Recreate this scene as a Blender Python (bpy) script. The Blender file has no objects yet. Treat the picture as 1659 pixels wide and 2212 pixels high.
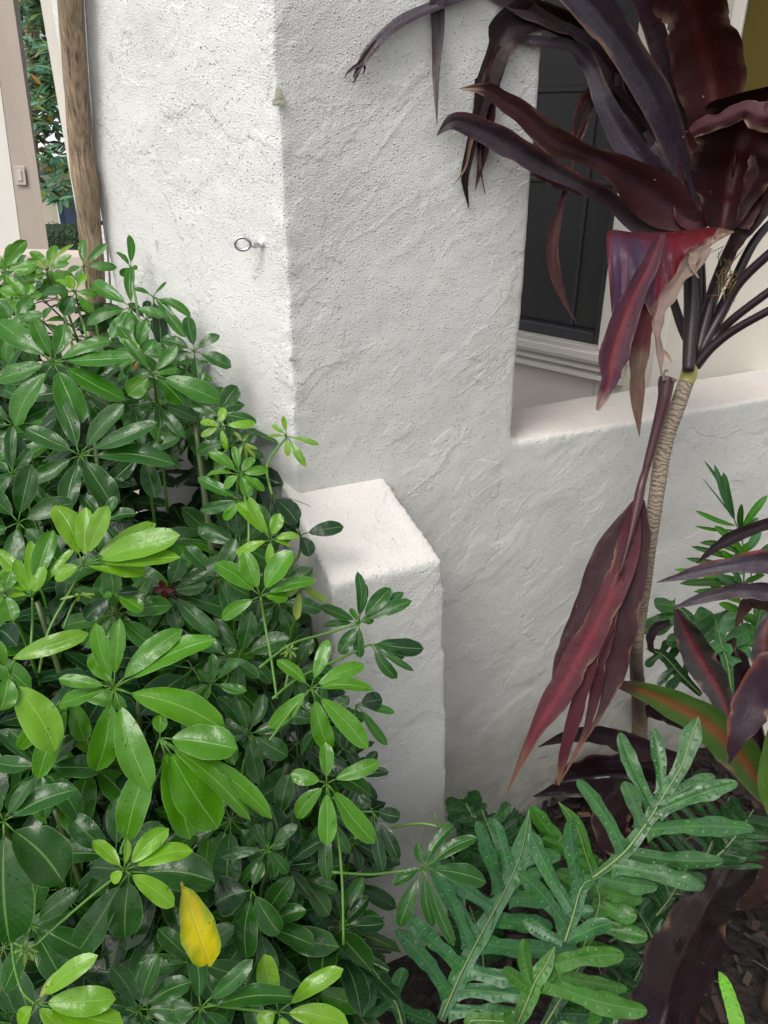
import bpy, bmesh, math, random
from mathutils import Vector, Matrix, noise
R = math.radians
random.seed(7)
C = bpy.context.scene.collection
sc = bpy.context.scene

# ---------------------------------------------------------------- camera
CAMZ, PITCH, FPX = 1.6, R(27), 1661.0            # FPX: focal length for a picture 1659 wide
cam = bpy.data.objects.new('camera', bpy.data.cameras.new('camera'))
C.objects.link(cam); sc.camera = cam
cam.location = (0, 0, CAMZ); cam.rotation_euler = (R(90)-PITCH, 0, 0)
cam.data.sensor_fit = 'HORIZONTAL'; cam.data.sensor_width = 36
cam.data.lens = 36*FPX/1659; cam.data.clip_end = 400; cam.data.clip_start = .02
# ---------------------------------------------------------------- sky and sun (bright overcast)
w = bpy.data.worlds.new('World'); sc.world = w; w.use_nodes = True
nt = w.node_tree; bg = nt.nodes['Background']
sky = nt.nodes.new('ShaderNodeTexSky'); sky.sky_type = 'NISHITA'; sky.sun_disc = False
SUN_EL, SUN_AZ = R(56), R(-142)                  # azimuth measured from +Y towards +X
sky.sun_elevation = SUN_EL; sky.sun_rotation = SUN_AZ; sky.dust_density = 4; sky.ozone_density = 1.0
hs = nt.nodes.new('ShaderNodeHueSaturation'); hs.inputs['Saturation'].default_value = .30
nt.links.new(sky.outputs[0], hs.inputs['Color']); nt.links.new(hs.outputs[0], bg.inputs[0])
bg.inputs[1].default_value = .13
sl = bpy.data.objects.new('sun', bpy.data.lights.new('sun', 'SUN')); C.objects.link(sl)
sl.data.energy = .65; sl.data.angle = R(22); sl.data.color = (1, .96, .9)
sd = Vector((math.sin(SUN_AZ)*math.cos(SUN_EL), math.cos(SUN_AZ)*math.cos(SUN_EL), math.sin(SUN_EL)))
sl.rotation_euler = sd.to_track_quat('Z', 'Y').to_euler()
sc.view_settings.view_transform = 'Standard'; sc.view_settings.look = 'None'
sc.view_settings.exposure = .92; sc.view_settings.gamma = 1

# ---------------------------------------------------------------- geometry of the place
FW = Vector((0, math.cos(PITCH), -math.sin(PITCH))); UPV = Vector((0, math.sin(PITCH), math.cos(PITCH))); RT = Vector((1, 0, 0))
O = Vector((0, 0, CAMZ))
GZ = -.08
def ray(x, y): return FW + RT*((x-829.5)/FPX) - UPV*((y-1106)/FPX)
def P(x, y, t): return O + ray(x, y)*t
def plane_t(x, y, n, d):
    k = ray(x, y).dot(n)
    return d/k if k > 1e-6 else 99
U = Vector((math.sin(R(66)), math.cos(R(66)), 0)); NF = Vector((-math.cos(R(66)), math.sin(R(66)), 0))
W = Vector((-math.sin(R(48)), math.cos(R(48)), 0)); NW = Vector((math.cos(R(48)), math.sin(R(48)), 0))
DF, DB = 1.2, 1.0                                 # front wall and buttress distances
A = U*.367 + NF*DF
def t_front(x, y): return plane_t(x, y, NF, DF)
def t_left(x, y): return plane_t(x, y, NW, A.dot(NW))
def t_butt(x, y): return plane_t(x, y, NF, DB)
def tmax(x, y):
    t = min(t_left(x, y) if x < 640 else 99, t_front(x, y) if x > 560 else 99)
    if 640 < x < 975 and y > 1225: t = min(t, t_butt(x, y))
    g = ray(x, y).z
    if g < 0: t = min(t, (GZ-CAMZ)/g)
    return t-.012
def Pc(x, y, t): return P(x, y, min(t, tmax(x, y)))

# ---------------------------------------------------------------- object helpers
def tag(o, label=None, cat=None, group=None, kind=None):
    if label: o['label'] = label
    if cat: o['category'] = cat
    if group: o['group'] = group
    if kind: o['kind'] = kind
    return o
def empty(name, loc, label, cat, group=None):
    o = bpy.data.objects.new(name, None); C.objects.link(o); o.location = loc; o.empty_display_size = .05
    return tag(o, label, cat, group)
class MB:
    def __init__(s): s.v = []; s.f = []; s.uv = []; s.c = []
    def add(s, vs, fs, uvs=None, cs=None):
        b = len(s.v); s.v += [tuple(p) for p in vs]; s.f += [tuple(b+i for i in f) for f in fs]
        s.uv += uvs if uvs else [(0, 0)]*len(vs)
        s.c += cs if cs else [(.5, .5, .5)]*len(vs)
    def build(s, name, mat, parent=None, smooth=True):
        me = bpy.data.meshes.new(name)
        off = parent_loc(parent)
        me.from_pydata([(p[0]-off[0], p[1]-off[1], p[2]-off[2]) for p in s.v], [], s.f)
        uvl = me.uv_layers.new(name='UVMap'); li = [0]*len(me.loops); me.loops.foreach_get('vertex_index', li)
        flat = []
        for i in li: flat += s.uv[i]
        uvl.data.foreach_set('uv', flat)
        ca = me.color_attributes.new('Col', 'FLOAT_COLOR', 'POINT'); fl = []
        for c in s.c: fl += [c[0], c[1], c[2], 1]
        ca.data.foreach_set('color', fl)
        if smooth: me.polygons.foreach_set('use_smooth', [True]*len(me.polygons))
        me.materials.append(mat)
        o = bpy.data.objects.new(name, me); C.objects.link(o)
        if parent: o.parent = parent
        return o
def parent_loc(p):
    l = Vector((0, 0, 0))
    while p: l = l + p.location; p = p.parent
    return l
def box(mb, o, ax, ay, az, col=(.5, .5, .5)):     # o corner, three edge vectors
    vs = [o, o+ax, o+ax+ay, o+ay]; vs += [p+az for p in vs]
    fs = [(0, 3, 2, 1), (4, 5, 6, 7), (0, 1, 5, 4), (1, 2, 6, 5), (2, 3, 7, 6), (3, 0, 4, 7)]
    mb.add(vs, fs, None, [col]*8)
def catmull(pts, n):
    k = len(pts); out = []
    for j in range(n+1):
        f = j/n*(k-1); i = min(int(f), k-2); u = f-i
        p0 = pts[max(i-1, 0)]; p1 = pts[i]; p2 = pts[i+1]; p3 = pts[min(i+2, k-1)]
        out.append([.5*(2*b+(c-a)*u+(2*a-5*b+4*c-d)*u*u+(3*b-a-3*c+d)*u**3) for a, b, c, d in zip(p0, p1, p2, p3)])
    return out
def tube(mb, pts, rads, n=8, col=(.5, .5, .5), cols=None, cap=True, bump=None):
    vs = []; uv = []; cs = []; L = 0
    prev = None
    for i, p in enumerate(pts):
        a = pts[max(i-1, 0)]; b = pts[min(i+1, len(pts)-1)]; T = (b-a).normalized()
        if prev is None: prev = T.orthogonal().normalized()
        X = (prev - T*prev.dot(T)).normalized(); Y = T.cross(X); prev = X
        if i: L += (p-pts[i-1]).length
        for k in range(n):
            an = 2*math.pi*k/n; r = rads[i]*(1+(bump(i, k, an, L) if bump else 0))
            vs.append(p + X*math.cos(an)*r + Y*math.sin(an)*r); uv.append((k/n, L)); cs.append(cols[i] if cols else col)
    fs = []
    for i in range(len(pts)-1):
        for k in range(n):
            k2 = (k+1) % n; fs.append((i*n+k, i*n+k2, (i+1)*n+k2, (i+1)*n+k))
    if cap: fs.append(tuple(range(n))[::-1]); fs.append(tuple((len(pts)-1)*n+k for k in range(n)))
    mb.add(vs, fs, uv, cs)
def mix(a, b, f): f = max(0, min(1, f)); return tuple(x+(y-x)*f for x, y in zip(a, b))
def jit(c, a=.15):
    k = 1+random.uniform(-a, a); return (c[0]*k*(1+random.uniform(-a, a)*.6), c[1]*k, c[2]*k*(1+random.uniform(-a, a)*.6))

# ---------------------------------------------------------------- materials
class NT:
    def __init__(s, name):
        s.m = bpy.data.materials.new(name); s.m.use_nodes = True; s.t = s.m.node_tree
        s.b = s.t.nodes['Principled BSDF']; s.out = s.t.nodes['Material Output']
    def n(s, typ, **kw):
        nd = s.t.nodes.new(typ)
        for k, v in kw.items():
            if k in nd.inputs: nd.inputs[k].default_value = v
            else: setattr(nd, k, v)
        return nd
    def l(s, a, b): s.t.links.new(a, b)
    def noise(s, scale, vec=None, detail=4, rough=.55, out='Fac'):
        nd = s.n('ShaderNodeTexNoise'); nd.inputs['Scale'].default_value = scale; nd.inputs['Detail'].default_value = detail; nd.inputs['Roughness'].default_value = rough
        if vec: s.l(vec, nd.inputs['Vector'])
        return nd.outputs[out]
    def ramp(s, fac, stops):
        nd = s.n('ShaderNodeValToRGB'); e = nd.color_ramp.elements
        while len(e) < len(stops): e.new(.5)
        for x, (p, c) in zip(e, stops): x.position = p; x.color = (*c, 1) if len(c) == 3 else c
        s.l(fac, nd.inputs[0]); return nd.outputs[0]
    def math(s, op, a, b=None, c=None):
        nd = s.n('ShaderNodeMath', operation=op)
        for i, x in enumerate((a, b, c)):
            if x is None: continue
            if isinstance(x, (int, float)): nd.inputs[i].default_value = x
            else: s.l(x, nd.inputs[i])
        return nd.outputs[0]
    def mixc(s, fac, a, b, typ='MIX'):
        nd = s.n('ShaderNodeMix', data_type='RGBA', blend_type=typ)
        for i, x in ((0, fac), (6, a), (7, b)):
            if isinstance(x, (int, float)): nd.inputs[i].default_value = x
            elif isinstance(x, tuple): nd.inputs[i].default_value = (*x, 1)
            else: s.l(x, nd.inputs[i])
        return nd.outputs[2]
    def bump(s, h, strength, dist, prev=None):
        nd = s.n('ShaderNodeBump'); nd.inputs['Strength'].default_value = strength; nd.inputs['Distance'].default_value = dist
        s.l(h, nd.inputs['Height'])
        if prev: s.l(prev, nd.inputs['Normal'])
        return nd.outputs[0]
def G(v): return (v, v, v)
def stucco(name, base, dark, grain=1.0, pits=.5, warm=None):
    m = NT(name); tc = m.n('ShaderNodeTexCoord'); ob = tc.outputs['Object']
    blot = m.ramp(m.noise(3.0, ob, 5), [(.35, G(0)), (.7, G(1))])
    col = m.mixc(blot, base, dark)
    if warm: col = m.mixc(m.math('MULTIPLY', m.ramp(m.noise(1.7, ob, 3), [(.45, G(0)), (.65, G(1))]), .6), col, warm)
    # dark tone in small pits: their shade put into the colour
    v1 = m.n('ShaderNodeTexVoronoi', feature='F1'); v1.inputs['Scale'].default_value = 150; v1.inputs['Randomness'].default_value = 1
    mp = m.n('ShaderNodeMapping'); mp.inputs['Scale'].default_value = (1, 1, .55); m.l(ob, mp.inputs[0])
    dn = m.noise(60, ob, 3, out='Color')
    vv = m.n('ShaderNodeVectorMath', operation='MULTIPLY_ADD'); m.l(dn, vv.inputs[0]); vv.inputs[1].default_value = (.005,)*3; m.l(mp.outputs[0], vv.inputs[2])
    m.l(vv.outputs[0], v1.inputs['Vector'])
    dot = m.ramp(v1.outputs['Distance'], [(.08, G(1)), (.27, G(0))])
    sel = m.ramp(m.n('ShaderNodeSeparateColor').outputs[0], [(0, G(1)), (1, G(1))])
    sp = m.n('ShaderNodeSeparateColor'); m.l(v1.outputs['Color'], sp.inputs[0])
    selp = m.ramp(sp.outputs[0], [(.60, G(0)), (.66, G(1))]); selb = m.ramp(sp.outputs[1], [(.45, G(0)), (.55, G(1))])
    patch = m.ramp(m.noise(7, ob, 3), [(.38, G(0)), (.6, G(1))])
    pit = m.math('MULTIPLY', m.math('MULTIPLY', dot, selp), patch)
    big = m.n('ShaderNodeTexVoronoi', feature='F1'); big.inputs['Scale'].default_value = 16; m.l(vv.outputs[0], big.inputs['Vector'])
    bs = m.n('ShaderNodeSeparateColor'); m.l(big.outputs['Color'], bs.inputs[0])
    bigpit = m.math('MULTIPLY', m.ramp(m.math('ADD', big.outputs['Distance'], m.math('MULTIPLY', m.noise(90, ob, 3), .12)), [(.13, G(1)), (.17, G(0))]), m.ramp(bs.outputs[0], [(.72, G(0)), (.76, G(1))]))
    allp = m.math('MINIMUM', m.math('ADD', m.math('MULTIPLY', pit, pits), m.math('MULTIPLY', bigpit, .55*pits)), 1)
    col = m.mixc(m.math('MULTIPLY', allp, .62), col, (.16, .155, .13))
    stain = m.ramp(m.noise(11, ob, 6, .65), [(.6, G(0)), (.78, G(1))])
    col = m.mixc(m.math('MULTIPLY', stain, .2), col, (.30, .29, .25))
    geo = m.n('ShaderNodeNewGeometry'); gz = m.n('ShaderNodeSeparateXYZ'); m.l(geo.outputs['Position'], gz.inputs[0])
    sp_ = m.ramp(m.math('ADD', gz.outputs[2], m.math('MULTIPLY', m.noise(8, ob, 6, .7), .5)), [(.22, G(1)), (.62, G(0))])
    col = m.mixc(m.math('MULTIPLY', sp_, .75), col, (.17, .165, .12))
    hair = m.n('ShaderNodeTexVoronoi', feature='DISTANCE_TO_EDGE'); hair.inputs['Scale'].default_value = 5; hv = m.n('ShaderNodeVectorMath', operation='MULTIPLY_ADD'); m.l(m.noise(9, ob, 5, out='Color'), hv.inputs[0]); hv.inputs[1].default_value = (.35,)*3; m.l(ob, hv.inputs[2]); m.l(hv.outputs[0], hair.inputs['Vector'])
    hl = m.math('MULTIPLY', m.ramp(hair.outputs['Distance'], [(0, G(1)), (.008, G(0))]), m.ramp(m.noise(4, ob, 3), [(.5, G(0)), (.62, G(1))]))
    col = m.mixc(m.math('MULTIPLY', hl, .35), col, (.22, .21, .19))
    m.l(col, m.b.inputs['Base Color']); m.b.inputs['Roughness'].default_value = .85; m.b.inputs['Specular IOR Level'].default_value = .25
    v2 = m.n('ShaderNodeTexVoronoi', feature='F1'); v2.inputs['Scale'].default_value = 175
    v2v = m.n('ShaderNodeVectorMath', operation='MULTIPLY_ADD'); m.l(dn, v2v.inputs[0]); v2v.inputs[1].default_value = (.0025,)*3; m.l(ob, v2v.inputs[2]); m.l(v2v.outputs[0], v2.inputs['Vector'])
    sg = m.n('ShaderNodeSeparateColor'); m.l(v2.outputs['Color'], sg.inputs[0])
    gsel = m.ramp(m.math('ADD', sg.outputs[0], m.math('MULTIPLY', m.noise(9, ob, 3), .9)), [(.78, G(0)), (1.0, G(1))])
    bumpd = m.math('MULTIPLY', m.ramp(v2.outputs['Distance'], [(.04, G(1)), (.30, G(0))]), gsel)
    h = m.math('ADD', m.math('MULTIPLY', bumpd, .8*grain), m.math('MULTIPLY', m.noise(380, ob, 3, .6), .7*grain))
    h = m.math('SUBTRACT', h, m.math('MULTIPLY', allp, .9))
    tro = m.noise(22, ob, 5, .6)
    nrm = m.bump(tro, .22, .010)
    # raised trowel ridges
    mr = m.n('ShaderNodeMapping', vector_type='TEXTURE'); mr.inputs['Rotation'].default_value = (0, R(-38), R(24)); mr.inputs['Scale'].default_value = (3.2, 1, 1); m.l(ob, mr.inputs[0])
    n2 = m.noise(9, mr.outputs[0], 4, .5); ridge = m.ramp(m.math('ABSOLUTE', m.math('SUBTRACT', n2, .5)), [(0, G(1)), (.035, G(0))])
    nrm = m.bump(m.math('MULTIPLY', ridge, patch), .30, .0025, nrm)
    pn = m.noise(3.4, ob, 7, .55); peel = m.ramp(pn, [(.50, G(0)), (.516, G(1))])
    nrm = m.bump(peel, .55, .0022, nrm)
    nrm = m.bump(m.math('MULTIPLY', m.noise(38, ob, 5, .6), patch), .55, .004, nrm)
    nrm = m.bump(h, .85, .0030, nrm)
    m.l(nrm, m.b.inputs['Normal']); return m.m
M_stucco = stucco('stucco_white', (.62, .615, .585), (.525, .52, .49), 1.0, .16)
M_stucco_left = stucco('stucco_pitted_lit', (.72, .715, .69), (.64, .635, .61), .95, .75)  # more pits; the left face's stronger light is put into the paler base
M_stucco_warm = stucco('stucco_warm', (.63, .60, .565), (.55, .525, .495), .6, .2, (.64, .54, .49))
def plain(name, col, rough=.6, metal=0, bump=0, bscale=80, var=.12, spec=.5, vscale=4):
    m = NT(name); tc = m.n('ShaderNodeTexCoord'); ob = tc.outputs['Object']
    c = m.mixc(m.noise(vscale, ob, 6), tuple(x*(1-var) for x in col), tuple(min(1, x*(1+var)) for x in col))
    m.l(c, m.b.inputs['Base Color']); m.b.inputs['Roughness'].default_value = rough; m.b.inputs['Metallic'].default_value = metal
    m.b.inputs['Specular IOR Level'].default_value = spec
    if bump: m.l(m.bump(m.noise(bscale, ob, 5), .6, bump), m.b.inputs['Normal'])
    return m.m
M_cream = plain('cream_paint', (.62, .58, .51), .7, bump=.002, bscale=60)
M_trim = plain('trim_paint', (.66, .62, .56), .5, bump=.0008, bscale=40, var=.05)
M_tan = plain('tan_paint', (.40, .335, .285), .8, bump=.002)
M_offwhite = plain('offwhite_paint', (.66, .64, .58), .8, bump=.002)
M_steel = plain('zinc_steel', (.55, .56, .58), .28, 1, var=.2, vscale=200)
M_blue = plain('blue_plastic', (.03, .10, .30), .4)
M_white = plain('white_plastic', (.75, .75, .76), .35, var=.03)
def glass(name, col, screen=True):
    m = NT(name); tc = m.n('ShaderNodeTexCoord')
    m.b.inputs['Roughness'].default_value = .35; m.b.inputs['Specular IOR Level'].default_value = .35
    c = m.mixc(m.noise(2.2, tc.outputs['Object'], 3), tuple(x*.6 for x in col), tuple(x*1.5 for x in col))
    m.l(c, m.b.inputs['Base Color'])
    if screen:
        wv = m.n('ShaderNodeTexVoronoi', feature='F1'); wv.inputs['Scale'].default_value = 600; m.l(tc.outputs['Object'], wv.inputs['Vector'])
        m.l(m.bump(wv.outputs['Distance'], .3, .0005), m.b.inputs['Normal'])
    return m.m
M_pane = glass('window_screen', (.034, .034, .034)); M_frame = plain('dark_frame', (.030, .032, .036), .5)
M_amber = glass('amber_reflection_glass', (.085, .065, .012), False)  # amber reflections put into the pane's base colour

def leafmat(name, veins=True, rough=.3, trans=.18, streak=0, wart=False, drops=True, coat=0, spec=.36, fold=0):
    m = NT(name); at = m.n('ShaderNodeAttribute', attribute_name='Col'); col = at.outputs['Color']
    uv = m.n('ShaderNodeUVMap'); sx = m.n('ShaderNodeSeparateXYZ'); m.l(uv.outputs[0], sx.inputs[0])
    tc = m.n('ShaderNodeTexCoord'); ob = tc.outputs['Object']
    au = m.math('ABSOLUTE', m.math('MULTIPLY', m.math('SUBTRACT', sx.outputs[0], .5), 2))
    col = m.mixc(m.noise(28, ob, 4), col, m.mixc(1.0, col, (.62, .66, .6), 'MULTIPLY'))
    nrm = None
    if veins:
        ph = m.math('MULTIPLY', m.math('SUBTRACT', m.math('MULTIPLY', sx.outputs[1], 13), m.math('MULTIPLY', au, 3.2)), 6.283)
        vs = m.ramp(m.math('SINE', ph), [(.80, G(0)), (1.0, G(1))])
        mid = m.ramp(au, [(.018, G(1)), (.065, G(0))])
        vein = m.math('MAXIMUM', m.math('MULTIPLY', vs, .07), m.math('MULTIPLY', mid, .62))
        col = m.mixc(vein, col, m.mixc(.55, col, (.30, .48, .13)))
        rim = m.ramp(au, [(.93, G(0)), (.99, G(1))]); col = m.mixc(m.math('MULTIPLY', rim, .35), col, (.22, .40, .12))
        nrm = m.bump(m.math('SUBTRACT', 1, m.math('MAXIMUM', m.math('MULTIPLY', vs, .15), mid)), .3, .0012)
    if streak:
        mp = m.n('ShaderNodeCombineXYZ'); m.l(m.math('MULTIPLY', sx.outputs[0], 22), mp.inputs[0]); m.l(m.math('MULTIPLY', sx.outputs[1], 1.2), mp.inputs[1])
        s1 = m.noise(1.6, mp.outputs[0], 5, .6)
        col = m.mixc(m.math('MULTIPLY', s1, streak), col, m.mixc(1.0, col, (1.7, 1.25, 1.3), 'MULTIPLY'))
        fine = m.n('ShaderNodeCombineXYZ'); m.l(m.math('MULTIPLY', sx.outputs[0], 60 if not fold else 11), fine.inputs[0]); m.l(sx.outputs[1], fine.inputs[1])
        nrm = m.bump(m.noise(1.5 if not fold else .5, fine.outputs[0], 5), (.5 if not fold else .35), .0015 if not fold else .006, nrm)
        edge = m.ramp(m.math('ADD', au, m.math('MULTIPLY', m.noise(60, ob, 4), .16)), [(1.035, G(0)), (1.06, G(1))]); col = m.mixc(m.math('MULTIPLY', edge, .55 if not fold else 0), col, (.12, .045, .032))
        sp = m.ramp(m.noise(150, ob, 2, .4), [(.77, G(0)), (.79, G(.7))]); col = m.mixc(sp, col, (.42, .30, .22))
    if wart:
        mdl = m.ramp(au, [(.02, G(1)), (.07, G(0))]); col = m.mixc(m.math('MULTIPLY', mdl, .35), col, (.14, .26, .12)); nrm = m.bump(m.math('SUBTRACT', 1, mdl), .3, .001, nrm)
        col = m.mixc(m.ramp(m.noise(33, ob, 4), [(.45, G(0)), (.7, G(.6))]), col, m.mixc(1.0, col, (.9, 1.35, .45), 'MULTIPLY'))
        fr = m.math('SINE', m.math('MULTIPLY', sx.outputs[1], 6.283*11)); frr = m.ramp(fr, [(.35, G(0)), (.95, G(1))])
        row = m.ramp(m.math('ABSOLUTE', m.math('SUBTRACT', au, .52)), [(0, G(1)), (.26, G(0))])
        wt = m.math('MULTIPLY', m.math('MULTIPLY', frr, row), m.ramp(m.noise(70, ob, 2), [(.42, G(0)), (.55, G(1))])); nrm = m.bump(wt, .8, .002, nrm)
        col = m.mixc(m.math('MULTIPLY', wt, .15), col, (.28, .45, .22))
    if drops:
        v = m.n('ShaderNodeTexVoronoi', feature='F1'); v.inputs['Scale'].default_value = 210; m.l(ob, v.inputs['Vector'])
        s3 = m.n('ShaderNodeSeparateColor'); m.l(v.outputs['Color'], s3.inputs[0])
        dr = m.math('MULTIPLY', m.ramp(v.outputs['Distance'], [(.12, G(1)), (.32, G(0))]), m.ramp(s3.outputs[0], [(.88, G(0)), (.92, G(1))]))
        dr = m.math('MULTIPLY', dr, m.ramp(m.noise(14, ob, 2), [(.45, G(0)), (.6, G(1))]))
        nrm = m.bump(dr, .9, .0022, nrm)
    nrm = m.bump(m.noise(45, ob, 4), .4, .004, nrm)
    m.l(col, m.b.inputs['Base Color']); m.l(nrm, m.b.inputs['Normal'])
    rr = m.ramp(m.noise(20, ob, 3), [(.3, G(rough*.6)), (.7, G(rough*1.45))])
    if drops: rr = m.mixc(dr, rr, G(.04))
    m.l(rr, m.b.inputs['Roughness'])
    m.b.inputs['Specular IOR Level'].default_value = spec; m.b.inputs['Coat Weight'].default_value = coat; m.b.inputs['Coat Roughness'].default_value = .12
    if trans:
        tr = m.n('ShaderNodeBsdfTranslucent'); m.l(m.mixc(1.0, col, (1.3, 1.6, .6), 'MULTIPLY'), tr.inputs[0])
        mx = m.n('ShaderNodeMixShader'); mx.inputs[0].default_value = trans; m.l(m.b.outputs[0], mx.inputs[1]); m.l(tr.outputs[0], mx.inputs[2]); m.l(mx.outputs[0], m.out.inputs[0])
    return m.m
M_leaf = leafmat('glossy_leaf', rough=.2, trans=.22)
M_cord = leafmat('maroon_leaf', veins=False, rough=.27, trans=.06, streak=.9, drops=False, spec=.68)
M_cordm = leafmat('maroon_leaf_matte', veins=False, rough=.42, trans=.06, streak=.8, drops=False, spec=.2)
M_wet = leafmat('wet_dead_leaf', veins=False, rough=.24, trans=0, streak=.3, drops=False, spec=.22, fold=1)
M_fern = leafmat('fern_leaf', veins=False, rough=.36, trans=.15, wart=True, spec=.36)
def vcol(name, rough=.5, bump=.001, bs=120):
    m = NT(name); at = m.n('ShaderNodeAttribute', attribute_name='Col'); tc = m.n('ShaderNodeTexCoord')
    c = m.mixc(m.noise(60, tc.outputs['Object'], 4), m.mixc(1.0, at.outputs['Color'], (.7, .7, .7), 'MULTIPLY'), at.outputs['Color'])
    m.l(c, m.b.inputs['Base Color']); m.b.inputs['Roughness'].default_value = rough
    m.l(m.bump(m.noise(bs, tc.outputs['Object'], 4), .5, bump), m.b.inputs['Normal']); return m.m
M_stalk = vcol('stalk', .4)
def cane_mat():
    m = NT('ringed_cane'); at = m.n('ShaderNodeAttribute', attribute_name='Col'); uv = m.n('ShaderNodeUVMap'); sx = m.n('ShaderNodeSeparateXYZ'); m.l(uv.outputs[0], sx.inputs[0])
    tc = m.n('ShaderNodeTexCoord'); ob = tc.outputs['Object']
    tilt = m.math('MULTIPLY', m.math('SINE', m.math('ADD', m.math('MULTIPLY', sx.outputs[0], 6.283), m.math('MULTIPLY', sx.outputs[1], 55))), .33)
    ph = m.math('ADD', m.math('ADD', m.math('MULTIPLY', sx.outputs[1], 118), tilt), m.math('MULTIPLY', m.noise(45, ob, 4), 3.6))
    fr = m.math('FRACT', ph); line = m.ramp(fr, [(0, G(1)), (.10, G(1)), (.24, G(0)), (.9, G(0)), (1, G(.8))])
    c = m.mixc(m.noise(120, ob, 4), m.mixc(1.0, at.outputs['Color'], (.62, .6, .58), 'MULTIPLY'), at.outputs['Color'])
    c = m.mixc(m.math('MULTIPLY', line, m.ramp(m.noise(75, ob, 3), [(.35, G(.1)), (.65, G(.65))])), c, (.09, .065, .045)); m.l(c, m.b.inputs['Base Color'])
    m.b.inputs['Roughness'].default_value = .85
    n_ = m.bump(m.math('SUBTRACT', m.math('MULTIPLY', m.math('SUBTRACT', 1, fr), .6), line), .9, .0022); m.l(m.bump(m.noise(300, ob, 4), .6, .0015, n_), m.b.inputs['Normal']); return m.m
M_cane = cane_mat()
def bark():
    m = NT('tree_bark'); uv = m.n('ShaderNodeUVMap'); mp = m.n('ShaderNodeMapping'); mp.inputs['Scale'].default_value = (15, 16, 1); m.l(uv.outputs[0], mp.inputs[0])
    tc = m.n('ShaderNodeTexCoord'); s = m.n('ShaderNodeMapping'); s.inputs['Scale'].default_value = (1, 1, .07); m.l(tc.outputs['Object'], s.inputs[0])
    n1 = m.noise(230, s.outputs[0], 5, .6); n2 = m.noise(420, s.outputs[0], 4)
    c = m.ramp(n1, [(.33, (.08, .052, .034)), (.44, (.27, .19, .125)), (.66, (.44, .33, .22))])
    c = m.mixc(m.math('MULTIPLY', m.ramp(m.noise(9, tc.outputs['Object'], 3), [(.4, G(0)), (.65, G(1))]), .55), c, (.27, .22, .12))
    m.l(c, m.b.inputs['Base Color']); m.b.inputs['Roughness'].default_value = .9
    m.l(m.bump(m.math('ADD', n1, m.math('MULTIPLY', n2, .3)), 1, .006), m.b.inputs['Normal']); return m.m
M_bark = bark()
def ground_mat():
    m = NT('mulch_soil'); tc = m.n('ShaderNodeTexCoord'); ob = tc.outputs['Object']
    v = m.n('ShaderNodeTexVoronoi'); v.inputs['Scale'].default_value = 45; m.l(ob, v.inputs['Vector'])
    s = m.n('ShaderNodeSeparateColor'); m.l(v.outputs['Color'], s.inputs[0])
    c = m.ramp(s.outputs[0], [(0, (.006, .004, .003)), (.5, (.016, .010, .006)), (1, (.022, .013, .008))])
    m.l(c, m.b.inputs['Base Color']); m.b.inputs['Roughness'].default_value = .8
    m.l(m.bump(m.math('ADD', v.outputs['Distance'], m.noise(90, ob, 4)), 1, .012), m.b.inputs['Normal']); return m.m
M_ground = ground_mat()

# ---------------------------------------------------------------- ground and mulch
mb = MB(); n = 40; vs = []; fs = []
for i in range(n+1):
    for j in range(n+1):
        a = (i/n*2-1); b = (j/n*2-1); x = math.copysign(abs(a)**3, a)*60; y = math.copysign(abs(b)**3, b)*60+1
        vs.append((x, y, GZ + (.012*noise.noise(Vector((x*4, y*4, 0))) if abs(x) < 4 and abs(y) < 4 else 0)))
for i in range(n):
    for j in range(n): fs.append((i*(n+1)+j, (i+1)*(n+1)+j, (i+1)*(n+1)+j+1, i*(n+1)+j+1))
mb.add(vs, fs); tag(mb.build('ground', M_ground), kind='structure')
mb = MB()
for i in range(2600):
    x = random.uniform(.1, 1.7); y = random.uniform(.3, 1.9)
    c = Vector((x, y, GZ+random.uniform(.005, .028)))
    if c.dot(NF) > DF-.01: continue
    a = random.uniform(0, 6.28); X = Vector((math.cos(a), math.sin(a), random.uniform(-.4, .4))).normalized()
    Y = Vector((-math.sin(a), math.cos(a), random.uniform(-.4, .4))).normalized(); Z = X.cross(Y).normalized()
    l = random.uniform(.012, .05); ww = random.uniform(.006, .018)
    cc = jit(random.choice([(.008, .005, .0035), (.013, .007, .0045), (.026, .014, .008), (.005, .0035, .003)]), .3)
    box(mb, c-X*l/2-Y*ww/2, X*l, Y*ww, Z*random.uniform(.003, .008), cc)
for i in range(160):
    p = P(1295+random.gauss(0, 60), 1650+random.gauss(0, 40), 1.0); rr_ = p-O; p = O+rr_*((GZ+.03-CAMZ)/rr_.z)
    if p.dot(NF) > DF-.02: continue
    a = random.uniform(0, 6.28); X = Vector((math.cos(a), math.sin(a), random.uniform(-.5, .5))).normalized(); Y = X.orthogonal().normalized()
    box(mb, p, X*random.uniform(.01, .035), Y*random.uniform(.006, .014), X.cross(Y)*.002, jit(random.choice([(.26, .13, .06), (.14, .07, .03), (.05, .025, .015)]), .3))
for i in range(45):
    p = Vector((random.uniform(.2, 1.3), random.uniform(.5, 1.5), GZ+.03)); a = random.uniform(0, 6.28)
    if p.dot(NF) > DF-.05: continue
    l = random.uniform(.05, .16); tube(mb, [p, p+Vector((math.cos(a)*l*.5, math.sin(a)*l*.5, .012)), p+Vector((math.cos(a+.3)*l, math.sin(a+.3)*l, .004))], [.0016, .0014, .0008], 5, jit((.16, .11, .07), .3))
tag(mb.build('mulch', vcol('bark_chips', .7, .002, 150), smooth=False), 'scattered brown bark chips covering the soil under the ferns', 'mulch', kind='stuff')

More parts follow.
